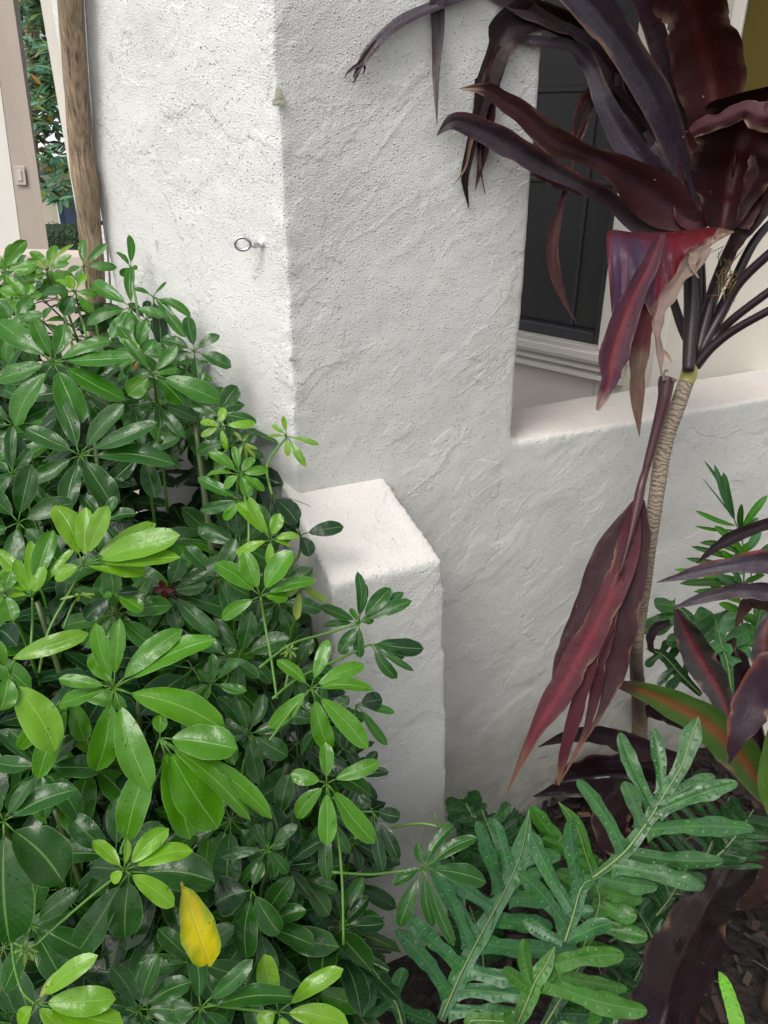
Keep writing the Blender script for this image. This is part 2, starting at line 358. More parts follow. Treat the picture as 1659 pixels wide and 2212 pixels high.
# ---------------------------------------------------------------- the stucco wall, its buttress
def loft(bot, top, zb, zt):
    k = len(bot); vs = [(p.x, p.y, zb) for p in bot] + [(p.x, p.y, zt) for p in top]
    fs = [tuple(range(k))[::-1], tuple(range(k, 2*k))] + [(i, (i+1) % k, k+(i+1) % k, k+i) for i in range(k)]
    return vs, fs
def remesh(name, solids, voxel, smooth, mat, parent, disp):
    vs = []; fs = []
    for v, f in solids:
        b = len(vs); vs += v; fs += [tuple(b+i for i in q) for q in f]
    me = bpy.data.meshes.new('tmp'); me.from_pydata(vs, [], fs); bm = bmesh.new(); bm.from_mesh(me); bmesh.ops.recalc_face_normals(bm, faces=bm.faces); bm.to_mesh(me); bm.free()
    o = bpy.data.objects.new('tmp', me); C.objects.link(o)
    r = o.modifiers.new('r', 'REMESH'); r.mode = 'VOXEL'; r.voxel_size = voxel
    s = o.modifiers.new('s', 'SMOOTH'); s.factor = .5; s.iterations = smooth
    dg = bpy.context.evaluated_depsgraph_get(); nm = bpy.data.meshes.new_from_object(o.evaluated_get(dg))
    bpy.data.objects.remove(o); bpy.data.meshes.remove(me)
    nr = [v.normal.copy() for v in nm.vertices]; off = parent_loc(parent)
    for v, q in zip(nm.vertices, nr): v.co = v.co + q*disp(v.co, q) - off
    nm.name = name; nm.polygons.foreach_set('use_smooth', [True]*len(nm.polygons))
    nm.materials.clear()
    for mm in (mat if isinstance(mat, list) else [mat]): nm.materials.append(mm)
    o = bpy.data.objects.new(name, nm); C.objects.link(o); o.parent = parent
    return o
def lumps(p, q):
    n1 = noise.noise(p*3.1)*.004 + noise.noise(p*9+Vector((5, 0, 0)))*.0022 + noise.noise(p*26)*.0008
    u = p.dot(U); d1 = (u*.78+p.z*.62); d2 = (p.z*.78-u*.62)
    k = noise.noise(Vector((d1*4+2*noise.noise(p*5), d2*13, 4+p.dot(NF)*3))); e = noise.noise(p*2.2+Vector((1, 7, 3)))
    step = .0018/(1+math.exp(-(k-.10)*45))
    r = max(0, 1-abs(k+.12)/.05)*.0013
    m_ = max(0, min(1, e*2.5+.55)); low = 1 if p.z < 1.15 else .6
    dc = (Vector((p.x, p.y, 0))-A).length; cr = max(0, 1-dc/.035)
    return n1 + (step+r)*m_*low + cr*(.0045*noise.noise(p*32)+.004*noise.noise(Vector((p.z*13, 3, 1))))
wall = empty('stucco_wall', A, 'rough white stucco column and parapet with a stepped buttress, behind the plants', 'wall')
def UN(u, n_): return U*u + NF*n_
zl = P(1110, 960, t_front(1110, 960)).z+.004; print('ZL', zl)                                           # parapet top at the column
Rc = .812
B = A + W*.52
# column: A, R and back; left face A-B ; B leans as in the photo
colb = [A, UN(Rc, DF), UN(Rc, DF+.3), UN(.42, DF+.62), B + W*-.02 + NW*.12, B + W*-.045]
colt = [A, UN(Rc, DF), UN(Rc, DF+.3), UN(.42, DF+.62), B + W*.05 + NW*.12, B + W*.07]
par_b = [UN(.5, DF), UN(2.2, DF), UN(2.2, DF+.18), UN(.5, DF+.18)]
u2 = P(1642, 800, plane_t(1642, 800, NF, DF+.2)).dot(U)
solids = [loft(colb, colt, GZ-.1, 2.6), loft(par_b, par_b, GZ-.1, zl),
          loft(*[[UN(u2, DF), UN(2.2, DF), UN(2.2, DF+.2), UN(u2, DF+.2)]]*2, .6, 2.6)]
colo = remesh('column_and_parapet', solids, .008, 3, [M_stucco, M_stucco_left, M_stucco_warm], wall, lumps)
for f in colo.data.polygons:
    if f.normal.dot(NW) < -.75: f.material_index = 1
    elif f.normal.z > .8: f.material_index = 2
cap_t = UN(0, 0)
u0, u1 = .385, .675
print('BUTT', [round(x, 3) for x in (P(740, 1245, t_butt(740, 1245)).dot(U), P(740, 1245, t_butt(740, 1245)).z, P(960, 1215, t_butt(960, 1215)).dot(U), P(960, 1215, t_butt(960, 1215)).z,
      P(815, 1030, t_front(815, 1030)).dot(U), P(815, 1030, t_front(815, 1030)).z, P(1110, 960, t_front(1110, 960)).dot(U), P(1110, 960, t_front(1110, 960)).z, P(1650, 873, t_front(1650, 873)).z, P(1650, 873, t_front(1650, 873)).dot(U), P(970, 1790, t_front(970, 1790)).z, P(1385, 1650, t_front(1385, 1650)).z, P(970, 1790, t_butt(970, 1790)).dot(U))])
bu = P(740, 1245, t_butt(740, 1245)); bu2 = P(958, 1222, t_butt(958, 1222)); bk = P(818, 1030, t_front(818, 1030))
uL, uR, zF, zB = bu.dot(U), bu2.dot(U), (bu.z+bu2.z)/2, bk.z
uL -= .02
ub = P(970, 1790, t_butt(970, 1790)).dot(U)
V8 = [UN(uL-.02, DB-.02), UN(ub+.01, DB-.02), UN(bk.dot(U)+.035, DF+.05), UN(.33, DF+.05)]
V8 = [(p.x, p.y, GZ-.1) for p in V8]
T8 = [(*UN(uL, DB)[:2], zF), (*UN(uR, DB)[:2], zF), (*UN(bk.dot(U)+.01, DF+.05)[:2], zB+.015), (*UN(.345, DF+.05)[:2], zB+.015)]
butt = remesh('buttress', [(V8+T8, [(3, 2, 1, 0), (4, 5, 6, 7), (0, 1, 5, 4), (1, 2, 6, 5), (2, 3, 7, 6), (3, 0, 4, 7)])], .007, 7, [M_stucco, M_stucco_warm], wall, lumps)
for f in butt.data.polygons:
    if f.normal.z > .6: f.material_index = 1
# small chip of bare mortar at the column edge
def blob(name, mat, parent, c, rx, ry, nrm, h, seed=0, n=18):
    mb = MB(); nrm = nrm.normalized(); X = nrm.cross(Vector((0, 0, 1))).normalized(); Y = X.cross(nrm)
    vs = [c+nrm*h]; fs = []
    for k in range(n):
        a = 6.283*k/n; q = 1+.35*noise.noise(Vector((math.cos(a)*1.7, math.sin(a)*1.7, seed)))*1.6
        vs.append(c + X*math.cos(a)*rx*q + Y*math.sin(a)*ry*q)
    fs = [(0, 1+k, 1+(k+1) % n) for k in range(n)]; mb.add(vs, fs)
    return mb.build(name, mat, parent)
for (x, y, rx, ry) in ((612, 206, .006, .010), (624, 222, .010, .0055), (613, 776, .007, .004)):
    cpos = P(x, y, t_front(x, y)) ; cpos = A + Vector((0, 0, cpos.z)) + U*.006 - (NF+NW)*.004
    o = blob('mortar_chip', plain('bare_mortar', (.36, .345, .27), .9, bump=.004, bscale=160, var=.4, vscale=90), wall, cpos, rx, ry, -(NF*.8+NW*.2), .0015, x*.1)
# wall of the next bay behind the trunk
side = empty('wall_return', B, 'narrow white stucco wall behind the brown tree trunk', 'wall')
b0 = B + W*-.10 + NW*.055; b1 = B + W*.165 + NW*.055
mbt = [b0, b0+NW*.12, b1+NW*.12+W*-.06, b1+W*-.03]; mtt = [b0, b0+NW*.12, b1+NW*.12+W*.02, b1+W*.05]
remesh('wall_face', [loft(mbt, mtt, GZ-.1, 2.6)], .012, 4, M_stucco_left, side, lumps)

# ---------------------------------------------------------------- hook and wall plugs
def on_left(x, y, e=0): return P(x, y, t_left(x, y)-e)
hp = on_left(566, 524)
hook = empty('screw_eye', hp, 'bright metal screw eye twisted out of the stucco column', 'hook')
mb = MB(); c0 = hp - NW*.016 - RT*.016
pts = []
for k in range(27):
    a = -.35+k/26*(2*math.pi-.35); pts.append(c0 + RT*.0105*math.cos(a) + Vector((0, 0, 1))*.0095*math.sin(a) - NW*(.004*math.sin(a*.5)))
tube(mb, pts, [.0024]*len(pts), 10); mb.build('ring', M_steel, hook)
mb = MB(); s0 = pts[0]; tube(mb, [pts[-1], pts[-1]*.6+hp*.4+Vector((0, 0, .003)), hp+NW*.01], [.0020, .0021, .0022], 10)
tube(mb, [pts[0], pts[0]*.5+hp*.5-Vector((0, 0, .004)), hp+NW*.004+Vector((0, 0, -.003))], [.0020, .0021, .0020], 10); mb.build('shank', M_steel, hook)
mb = MB(); tube(mb, [hp+NW*.01, hp-NW*.003, hp-NW*.005], [.0058, .0058, .0045], 18); mb.build('wall_plug', M_white, hook)
bp = P(222, 481, t_left(222, 481)+.02)
pl = empty('blue_wall_plug', bp, 'small blue plastic plug in the stucco beside the tree trunk', 'wall plug')
mb = MB(); tube(mb, [bp+NW*.02, bp-NW*.03, bp-NW*.034+W*.004], [.0042, .0042, .003], 12); mb.build('plug_body', M_blue, pl)
mb = MB(); tube(mb, [bp-NW*.026, bp-NW*.03], [.0065, .0065], 12); mb.build('collar', M_blue, pl)

mb = MB(); tubep_pts = [(172, -60), (180, 80), (188, 200), (200, 330), (213, 430), (222, 490), (231, 560), (236, 640), (244, 800)]
q_ = catmull([list(P(x+3, y, t_left(x+3, y)-.006)) for x, y in tubep_pts], 60); tube(mb, [Vector(p) for p in q_], [.0022]*61, 8)
tag(mb.build('wall_edge_shadow', plain('grey_edge_shadow', (.42, .42, .38), .6)), 'thin pale tube added for the shadow line of the stucco edge just right of the tree trunk', 'edge_shadow')  # added tube, stands in for the shadow line along the wall edge
# ---------------------------------------------------------------- house wall with window, seen through the opening
HP = Vector((math.sin(R(14.1))*2.35, math.cos(R(14.1))*2.35, 0)); DH = HP.dot(NW); E = -W
def hw(x, y): p = P(x, y, plane_t(x, y, NW, DH)); return p.dot(E), p.z
house = empty('house_wall', HP, 'cream house wall with a dark screened window behind the stucco parapet', 'house wall')
def HB(name, mat, s0, s1, z0, z1, d0, d1, parent=house, smooth=False):
    mb = MB(); box(mb, E*s0+NW*(DH+d0)+Vector((0, 0, z0)), E*(s1-s0), NW*(d1-d0), Vector((0, 0, z1-z0))); o = mb.build(name, mat, parent, smooth)
    md = o.modifiers.new('b', 'BEVEL'); md.width = .004; md.segments = 2; return o
sR, zW = hw(1291, 752); sR2, _ = hw(1386, 60); sR = (sR+sR2)/2; sLf = sR-.95
# wall in pieces around the openings
HB('wall', M_cream, sR+.0, sR+3, GZ-.1, 2.8, 0, .15)
HB('wall', M_cream, -4, sR, GZ-.1, zW, 0, .15)
HB('wall', M_cream, -4, sLf, zW, 2.8, 0, .15)
win = HB('window', M_frame, sLf, sLf+.04, zW, 2.75, .03, .09)
HB('window_frame', M_frame, sR-.035, sR, zW, 2.75, .03, .09, win); HB('window_frame', M_frame, sLf+.04, sR-.035, zW, zW+.035, .03, .09, win)
HB('window_pane', M_pane, sLf+.04, sR-.035, zW+.035, 2.75, .06, .075, win)
for (x, y) in ((1270, 190), (1240, 395)):
    _, z = hw(x, y); HB('glazing_bar', M_frame, sLf+.04, sR-.035, z-.008, z+.008, .054, .062, win)
s_, _ = hw(1262, 250); HB('glazing_bar', M_frame, s_-.007, s_+.007, zW+.035, 2.75, .0535, .0605, win)
HB('window_trim', M_trim, sR+.003, sR+.075, zW-.0, 2.75, -.018, .06)
_, zs = hw(1330, 832); H = (zW-zs)
sil = HB('window_sill', M_trim, sLf-.1, sR+.10, zW-H*.30, zW-.002, -.05, .04)
mb = MB()
prof = [(-.045, -.30), (-.045, -.36), (-.02, -.42), (-.035, -.50), (-.035, -.60), (-.012, -.68), (-.03, -.76), (-.03, -.88), (-.004, -.98), (.02, -.98), (.02, -.30)]
vs = []; k = len(prof)
for s in (sLf-.1, sR+.09): vs += [E*s + NW*(DH+d) + Vector((0, 0, zW+h*H)) for d, h in prof]
fs = [(i, (i+1) % k, k+(i+1) % k, k+i) for i in range(k)]+[tuple(range(k)), tuple(range(k, 2*k))[::-1]]
mb.add(vs, fs); mb.build('sill_moulding', M_trim, sil, False)
s3, _ = hw(1597, 130)
_, z3 = hw(1600, 420)
HB('door_glass', M_amber, s3, s3+.8, z3, 2.7, -.012, .02)
HB('corner_board', M_trim, s3-.03, s3, z3, 2.7, -.02, .02)
HB('wall_batten', M_trim, sR+.17, sR+.20, GZ, 2.7, -.012, .02)
# porch roof above, unseen, added to dim the sky over the porch
mb = MB(); box(mb, UN(.2, DF+.1)+Vector((0, 0, 2.65)), U*3.5, NF*3, Vector((0, 0, .12))); tag(mb.build('added_porch_ceiling', M_cream, None, False), 'unseen cream ceiling added over the porch above the parapet to dim the sky', 'ceiling')

# ---------------------------------------------------------------- left background: pillar, house, magnolia, hedge
TP = 3.9
def vpoint(x0, y0, x1, y1, r):                      # upright line that shows at (x0,y0) above and (x1,y1) below
    a = P(x0, y0, r); b = P(x1, y1, r); k = a.y/b.y; return P(x0, y0, r), P(x1, y1, r*k)
k1t, k1b = vpoint(-24, 0, 48, 548, TP); k2t, k2b = vpoint(28, 0, 108, 556, TP-.02)
def ext(a, b, z): f = (z-a.z)/(b.z-a.z); return a+(b-a)*f
pil = empty('porch_pillar', Vector((k1b.x, k1b.y, 0)), 'off white pillar with a tan side face and a light switch, at left edge', 'pillar')
def quadprism(name, mat, lines, z0, z1, parent):
    mb = MB(); vs = [ext(a, b, z0) for a, b in lines]+[ext(a, b, z1) for a, b in lines]; k = len(lines)
    mb.add(vs, [tuple(range(k))[::-1], tuple(range(k, 2*k))]+[(i, (i+1) % k, k+(i+1) % k, k+i) for i in range(k)]); return mb.build(name, mat, parent, False)
sh = lambda l, v: (l[0]+v, l[1]+v)
K1 = (k1t, k1b); K2 = (k2t, k2b)
quadprism('front_face', M_offwhite, [K1, sh(K1, Vector((-.8, .18, 0))), sh(K1, Vector((-.8, .5, 0))), sh(K1, Vector((-.02, .4, 0)))], GZ, 2.9, pil)
sidev = quadprism('side_face', M_tan, [sh(K1, Vector((.0, .003, 0))), sh(K1, Vector((-.02, .42, 0))), sh(K2, Vector((-.26, .42, 0))), K2], GZ, 2.9, pil)
# switch on the tan face
fa = (ext(*K2, 1.35)-ext(*K1, 1.35)); fa.z = 0; fa.normalize(); fv = (K1[0]-K1[1]).normalized(); fn = fa.cross(fv).normalized()
if fn.y > 0: fn = -fn
dn = ray(45, 379); tt = (ext(*K1, 1.35)-O).dot(fn)/dn.dot(fn); cs = O+dn*tt+fn*.006
sw = empty('light_switch', cs, 'white rocker light switch on the tan side of the pillar', 'switch')
def fbox(name, mat, w_, h_, d_, off, par):
    mb = MB(); box(mb, cs-fa*w_/2-fv*h_/2+fn*off, fa*w_, fv*h_, fn*d_); o = mb.build(name, mat, par, False); md = o.modifiers.new('b', 'BEVEL'); md.width = .002; return o
fbox('cover_plate', plain('switch_plate', (.46, .40, .35), .4), .066, .098, .004, 0, sw); fbox('rocker', plain('rocker', (.52, .46, .41), .35), .028, .056, .004, .005, sw)

# low wall behind the shrub
lw = MB(); p0 = P(-400, 585, 2.7); p1 = P(300, 560, 2.5); box(lw, Vector((p0.x, p0.y, GZ)), Vector((p1.x-p0.x, p1.y-p0.y, 0)), Vector((.02, .15, 0)), Vector((0, 0, p1.z-GZ)))
tag(lw.build('garden_wall', plain('pinkish_render', (.55, .46, .40), .8, bump=.002), None, False), 'low pinkish beige wall behind the top of the shrub', 'wall')
# far house
HX = 9.0
fh = empty('distant_house', P(120, 500, HX), 'distant beige house with pale shingled roof and blue window, behind the magnolia', 'house')
def fbx(name, mat, x0, x1, y0, y1, t, th=.1, par=fh):
    a = P(x0, y0, t); b = P(x1, y1, t); mb = MB(); box(mb, Vector((a.x, a.y, b.z)), Vector((b.x-a.x, 0, 0)), Vector((0, th, 0)), Vector((0, 0, a.z-b.z))); return mb.build(name, mat, par, False)
fbx('wall', plain('far_beige', (.50, .47, .36), .8), -200, 400, 330, 640, HX, .3)
fbx('wall', plain('far_grey', (.42, .44, .46), .8), -200, 400, -260, 232, HX+.6, .3)
wn = fbx('window', M_white, 112, 160, 396, 492, HX-.05, .06); fbx('window_pane', plain('blue_glass', (.03, .045, .075), .15), 116, 128, 400, 490, HX-.08, .06, wn); fbx('window_pane', plain('blue_glass2', (.05, .07, .11), .15), 132, 158, 420, 490, HX-.08, .06, wn)
wn = fbx('window', M_white, 70, 96, -20, 60, HX+.5, .06); fbx('window_pane', plain('blue_glass3', (.08, .10, .13), .15), 74, 92, -16, 56, HX+.45, .06, wn)
mb = MB()
for i in range(9):
    y = 232+i*12; a = P(20, y, HX+.3-i*.09); b = P(330, y+26, HX+.3-i*.09); box(mb, a, b-a, Vector((0, -.14, -.05)), Vector((0, 0, .03)))
mb.build('roof', plain('pale_shingle', (.62, .63, .66), .7), fh, False)

def leafcard(mb, c, d, nrm, L, wd, col, nl=4, bend=.15):
    d = d.normalized(); X = d.cross(nrm)
    if X.length < .01: X = d.orthogonal()
    X.normalize(); Nn = X.cross(d); vs = []; uv = []; cs = []
    for i in range(nl+1):
        s = i/nl; q = (s**.7)*((1-s)**.5)*1.55*wd/2; p = c+d*L*s-Nn*(bend*L*s*s)
        if i in (0, nl): q = wd*.02
        for sg in (-1, 0, 1): vs.append(p+X*q*sg+Nn*abs(sg)*q*.25); uv.append((.5+.5*sg, s)); cs.append(col)
    fs = []
    for i in range(nl):
        b = i*3; fs += [(b, b+1, b+4, b+3), (b+1, b+2, b+5, b+4)]
    mb.add(vs, fs, uv, cs)
mag = empty('magnolia_tree', P(80, 560, 6.5), 'dark glossy magnolia tree with some orange leaves, in the gap at left', 'tree')
mb = MB(); mt = [P(60, 900, 6.6), P(70, 560, 6.6), P(60, 300, 6.6), P(70, 50, 6.6), P(90, -200, 6.6)]
tube(mb, mt, [.12, .10, .08, .06, .03], 10, (.10, .07, .05)); 
for i in range(16):
    a = ext(mt[2], mt[4], mt[2].z+random.uniform(-.3, 1.2)); tube(mb, [a, a+Vector((random.uniform(-.5, .5), random.uniform(-.4, .4), .2)), a+Vector((random.uniform(-.8, .8), random.uniform(-.6, .6), .35))], [.025, .015, .006], 6, (.10, .07, .05))
mb.build('trunk', M_bark, mag)
mb = MB()
for i in range(400):
    y = random.uniform(-150, 440); x = random.gauss(75+ y*.06, 48); t = 6.5+random.gauss(0, .35)
    if y > 200 and random.random() < .35: continue
    if y > 300 and x < 75: continue
    c = P(x, y, t); pal = random.random(); nl = random.randint(5, 8)
    for k in range(nl):
        a = random.uniform(0, 6.28); d = Vector((math.cos(a), math.sin(a)*.7-.3, random.uniform(-.7, .5)))
        col = jit((.11, .24, .14), .45) if random.random() < .9 else jit((.42, .20, .06), .3)
        if random.random() < .12: col = jit((.20, .27, .07), .2)
        leafcard(mb, c, d, Vector((0, -.5, 1)), random.uniform(.10, .17), random.uniform(.045, .07), col)
mb.build('crown', M_leaf, mag)
mb = MB()
for i in range(2600):
    x = random.uniform(60, 260); y = random.uniform(482, 640); c = P(x, y, 5.6+random.uniform(0, .5)-(y-480)*.003)
    leafcard(mb, c, Vector((random.gauss(0, 1), random.gauss(-.3, 1), random.gauss(.3, 1))), Vector((0, -.4, 1)), random.uniform(.025, .045), .018, jit((.035, .085, .03), .35), 2)
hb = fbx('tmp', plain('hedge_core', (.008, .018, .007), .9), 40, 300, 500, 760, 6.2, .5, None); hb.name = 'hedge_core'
hd = empty('clipped_hedge', P(130, 640, 6), 'low clipped green hedge in front of the distant house', 'hedge')
mb.build('foliage', M_leaf, hd); hb.parent = hd; hb.matrix_parent_inverse = Matrix.Translation(-hd.location)

# ---------------------------------------------------------------- tree trunk at the wall
tr = empty('slender_tree', Vector((P(205, 700, 1.5).x, P(205, 700, 1.5).y, GZ)), 'slender brown barked tree trunk rising in front of the white wall', 'tree')
ctl = [(128, -260, 60), (143, -100, 60), (150, 0, 60), (158, 120, 55), (167, 240, 54), (174, 330, 54), (183, 385, 61), (189, 440, 56), (194, 500, 54), (202, 560, 50), (207, 640, 46), (214, 740, 46), (240, 1000, 44), (300, 1700, 44), (340, 2300, 44)]
pc = catmull([list(P(x, y, min(t_left(x, y)-.055, 1.62)))+[w_*t_left(x, y)/FPX/2*.82] for x, y, w_ in ctl], 150)
def bb(i, k, an, L): return .10*noise.noise(Vector((math.cos(an)*3, math.sin(an)*3, L*4)))+.07*noise.noise(Vector((math.cos(an)*9, math.sin(an)*9, L*14)))+.05*noise.noise(Vector((math.cos(an)*22, math.sin(an)*22, L*20)))
mb = MB(); tube(mb, [Vector(p[:3]) for p in pc], [p[3] for p in pc], 48, (.3, .2, .1), bump=bb); mb.build('trunk', M_bark, tr)

# ================================================================= PLANTS
def ribbon(mb, ctl, colf, n=26, m=8, cup=.12, seed=0, wav=.06, clamp=True, curl=0, px=True, rag=0):
    """ctl: (x, y, t, width_px, twist_deg). A leaf blade through these points."""
    pts = []
    for c in ctl:
        x, y, t, wd = c[:4]; tw = c[4] if len(c) > 4 else 0
        pts.append(list(Pc(x, y, t) if clamp else P(x, y, t))+[wd*t/FPX, tw])
    q = catmull(pts, n); vs = []; uv = []; cs = []; S = Vector((seed*3.7, seed*1.3, 0))
    for i, p in enumerate(q):
        c = Vector(p[:3]); a = Vector(q[max(i-1, 0)][:3]); b = Vector(q[min(i+1, n)][:3]); T = (b-a).normalized()
        vd = (c-O).normalized(); L = T.cross(vd); L = L.normalized() if L.length > 1e-4 else T.orthogonal()
        L = Matrix.Rotation(R(p[4]), 3, T) @ L; Nn = L.cross(T).normalized()
        if Nn.dot(vd) > 0 and abs(p[4]) < 90: Nn = -Nn
        s = i/n; wd = max(p[3], .0006)*(1+wav*noise.noise(Vector((s*9, 0, 0))+S)*2)
        for j in range(m+1):
            e = j/m*2-1
            rg = rag*max(0, 1.6*noise.noise(Vector((s*9, (5 if e > 0 else 17), seed)))-.15)*(1+.9*noise.noise(Vector((s*60, (3 if e > 0 else 11), seed))))*min(1, s*6) if rag else 0
            eo = e*wd/2*(1-rg*abs(e)**3)
            h = -cup*wd*(1-abs(e)) + wav*wd*noise.noise(Vector((s*7, e*1.5, 2))+S)*.9*abs(e) + curl*wd*e*abs(e)
            vs.append(c+L*eo*(1-.12*abs(e)*abs(cup))+Nn*h); uv.append((.5+.5*e, s)); cs.append(colf(s, e))
    fs = [(i*(m+1)+j, i*(m+1)+j+1, (i+1)*(m+1)+j+1, (i+1)*(m+1)+j) for i in range(n) for j in range(m)]
    mb.add(vs, fs, uv, cs)
def tubep(mb, ctl, col, n=14, sides=8, clamp=True):
    q = catmull([list(Pc(x, y, t) if clamp else P(x, y, t))+[w_*t/FPX/2] for x, y, t, w_ in ctl], n)
    tube(mb, [Vector(p[:3]) for p in q], [p[3] for p in q], sides, col)

# ---------------------------------------------------------------- schefflera shrub
R6 = lambda x, y: (x*.48, 464.5+y*.48); R7 = lambda x, y: (x*.56, 1061.7+y*.56); R8 = lambda x, y: (x*.56, 1592.6+y*.56); R5 = lambda x, y: (796+x*.52, 1592.6+y*.52)
SC = {R6: .48, R7: .56, R8: .56, R5: .52}
def interp(tab, y):
    for (a, va), (b, vb) in zip(tab, tab[1:]):
        if y <= b: return va+(vb-va)*max(0, (y-a))/(b-a)
    return tab[-1][1]
def Sd(x, y): return interp([(500, 1.42), (800, 1.17), (1100, 1.06), (1600, .96), (2212, .90)], y) + .11*max(0, (x-450))/300
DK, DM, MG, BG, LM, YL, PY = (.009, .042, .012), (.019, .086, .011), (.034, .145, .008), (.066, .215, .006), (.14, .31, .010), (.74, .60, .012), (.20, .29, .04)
def leaflet(mb, b, tp, wd, Nc, col, bend=.10, cup=.10, nl=11, m=6, tip=.0, seed=None, mot=None):
    d = tp-b; L = d.length; d.normalize(); X = d.cross(Nc)
    if X.length < .02: X = d.orthogonal()
    X.normalize(); Nn = X.cross(d).normalized()
    if Nn.dot(Nc) < 0: Nn = -Nn
    S = Vector((random.random()*50, 0, 0)); tw = random.uniform(-.25, .25); tc = mix(col, (.4, .42, .06), .0)
    vs = []; uv = []; cs = []; side = random.uniform(-.06, .06)
    for i in range(nl+1):
        s = i/nl; q = (max(s, .0)**.72)*((1-s)**.52)/.5*wd/2*.985; q = max(q, .0005)
        p = b+d*L*s + Nn*(bend*L*(4*s*(1-s))*.5 - bend*L*s*s*.25) + X*side*L*math.sin(s*3.14)
        for j in range(m+1):
            e = j/m*2-1; h = (abs(e)**1.3)*cup*q*2 + q*.34*noise.noise(Vector((s*4.5, e*1.2, 0))+S)*abs(e) + tw*q*e*s
            vs.append(p+X*q*e+Nn*h); uv.append((.5+.5*e, s)); cs.append(mix(col, mot[0], (abs(e)-.45)*1.6+noise.noise(Vector((s*6, e*3, 2)))*1.2) if mot else col)
    mb.add(vs, [(i*(m+1)+j, i*(m+1)+j+1, (i+1)*(m+1)+j+1, (i+1)*(m+1)+j) for i in range(nl) for j in range(m)], uv, cs)
shrub = empty('umbrella_shrub', P(420, 2100, 1.35), 'large glossy green umbrella leaf shrub filling the lower left beside the column', 'shrub')
stems = MB()
NLEAF = [0]
def cluster(reg, hub, dt, tips, col, stem=None, pet=.16, label=None, scol=(.09, .22, .03), jc=.12, Nn=None, rmul=1, mot=None):
    k = SC[reg]; hx, hy = reg(*hub); t0 = Sd(hx, hy)+dt; t0 = min(t0, tmax(hx, hy)-.03); H = P(hx, hy, t0)
    toc = (O-H).normalized(); N0 = Nn or (toc*.72+Vector((0, 0, .55))).normalized(); mb = MB()
    for tpp in tips:
        x, y, wd = tpp[:3]; c = tpp[3] if len(tpp) > 3 else col
        base = tpp[4] if len(tpp) > 4 else None
        tx, ty = reg(x, y); dd = math.hypot(tx-hx, ty-hy)/FPX*t0
        off = (random.uniform(-.12, .22)-(.30 if ty > hy else 0)*(ty-hy)/(abs(ty-hy)+abs(tx-hx)+1))*dd
        tt = min(t0+off, tmax(tx, ty)-.006); T = P(tx, ty, tt)
        pf = pet*random.uniform(.8, 1.25)
        if base: bx, by = reg(*base); Bp = P(bx, by, t0)
        else: Bp = H+(T-H)*pf + N0*.004
        L = (T-Bp).length; wm = wd*k*t0/FPX
        leaflet(mb, Bp, T, wm*random.uniform(.98, 1.14), (N0+Vector((random.gauss(0, .16), random.gauss(0, .16), random.gauss(0, .12)))).normalized(), jit(c, jc), random.uniform(.03, .16), random.uniform(.04, .14), mot=mot)
        r0 = max(.0009, min(.0016, L*.014))*rmul
        tube(mb, [H, (H+Bp)/2+N0*.002, Bp+(T-Bp)*.04], [r0*1.25, r0, r0*.8], 6, scol)
    o = mb.build('leaf', M_leaf, shrub); NLEAF[0] += 1
    if label: o['label'] = label
    if stem:
        pts = [(hx, hy, t0, 5)]
        for (x, y) in stem: a, b = reg(x, y); pts.append((a, b, Sd(a, b)+dt+.02, 6))
        tubep(stems, pts, scol, 12, 7)
    else:
        ex, ey = hx*.8+90, hy+random.uniform(160, 260)
        H2 = P(ex, ey, min(Sd(ex, ey)+.25, tmax(ex, ey)-.02)); mid = (H+H2)/2+Vector((0, 0, .03))-toc*.0
        q = catmull([list(H), list(H-N0*.03+(H2-H)*.12), list(mid), list(H2)], 10)
        tube(stems, [Vector(p) for p in q], [.0016+.0012*i/10 for i in range(11)], 6, scol)
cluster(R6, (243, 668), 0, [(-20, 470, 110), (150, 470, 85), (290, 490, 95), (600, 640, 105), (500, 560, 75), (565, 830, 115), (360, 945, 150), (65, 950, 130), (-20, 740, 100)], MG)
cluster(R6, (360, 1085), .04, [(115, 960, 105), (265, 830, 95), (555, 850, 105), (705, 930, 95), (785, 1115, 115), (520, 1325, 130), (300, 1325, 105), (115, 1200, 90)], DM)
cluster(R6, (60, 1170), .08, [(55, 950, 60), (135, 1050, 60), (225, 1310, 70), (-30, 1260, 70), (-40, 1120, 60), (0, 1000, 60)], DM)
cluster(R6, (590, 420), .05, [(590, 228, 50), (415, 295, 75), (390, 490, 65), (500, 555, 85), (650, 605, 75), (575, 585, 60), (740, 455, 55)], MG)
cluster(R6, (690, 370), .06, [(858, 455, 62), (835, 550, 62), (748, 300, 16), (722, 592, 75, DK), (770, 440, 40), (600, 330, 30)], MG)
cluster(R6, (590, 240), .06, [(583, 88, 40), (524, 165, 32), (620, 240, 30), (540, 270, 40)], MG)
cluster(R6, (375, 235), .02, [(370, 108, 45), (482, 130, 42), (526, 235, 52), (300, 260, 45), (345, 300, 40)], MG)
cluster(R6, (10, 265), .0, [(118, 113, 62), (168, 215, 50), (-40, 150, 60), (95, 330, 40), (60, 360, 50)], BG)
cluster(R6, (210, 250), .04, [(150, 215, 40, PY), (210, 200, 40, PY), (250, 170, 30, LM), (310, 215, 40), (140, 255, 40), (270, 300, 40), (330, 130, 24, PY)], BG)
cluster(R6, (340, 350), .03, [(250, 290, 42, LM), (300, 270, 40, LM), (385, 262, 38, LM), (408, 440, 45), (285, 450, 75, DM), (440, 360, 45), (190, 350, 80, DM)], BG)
cluster(R6, (120, 380), .03, [(0, 330, 60), (20, 440, 60), (145, 310, 50), (190, 355, 40), (140, 440, 60), (60, 300, 55)], BG)
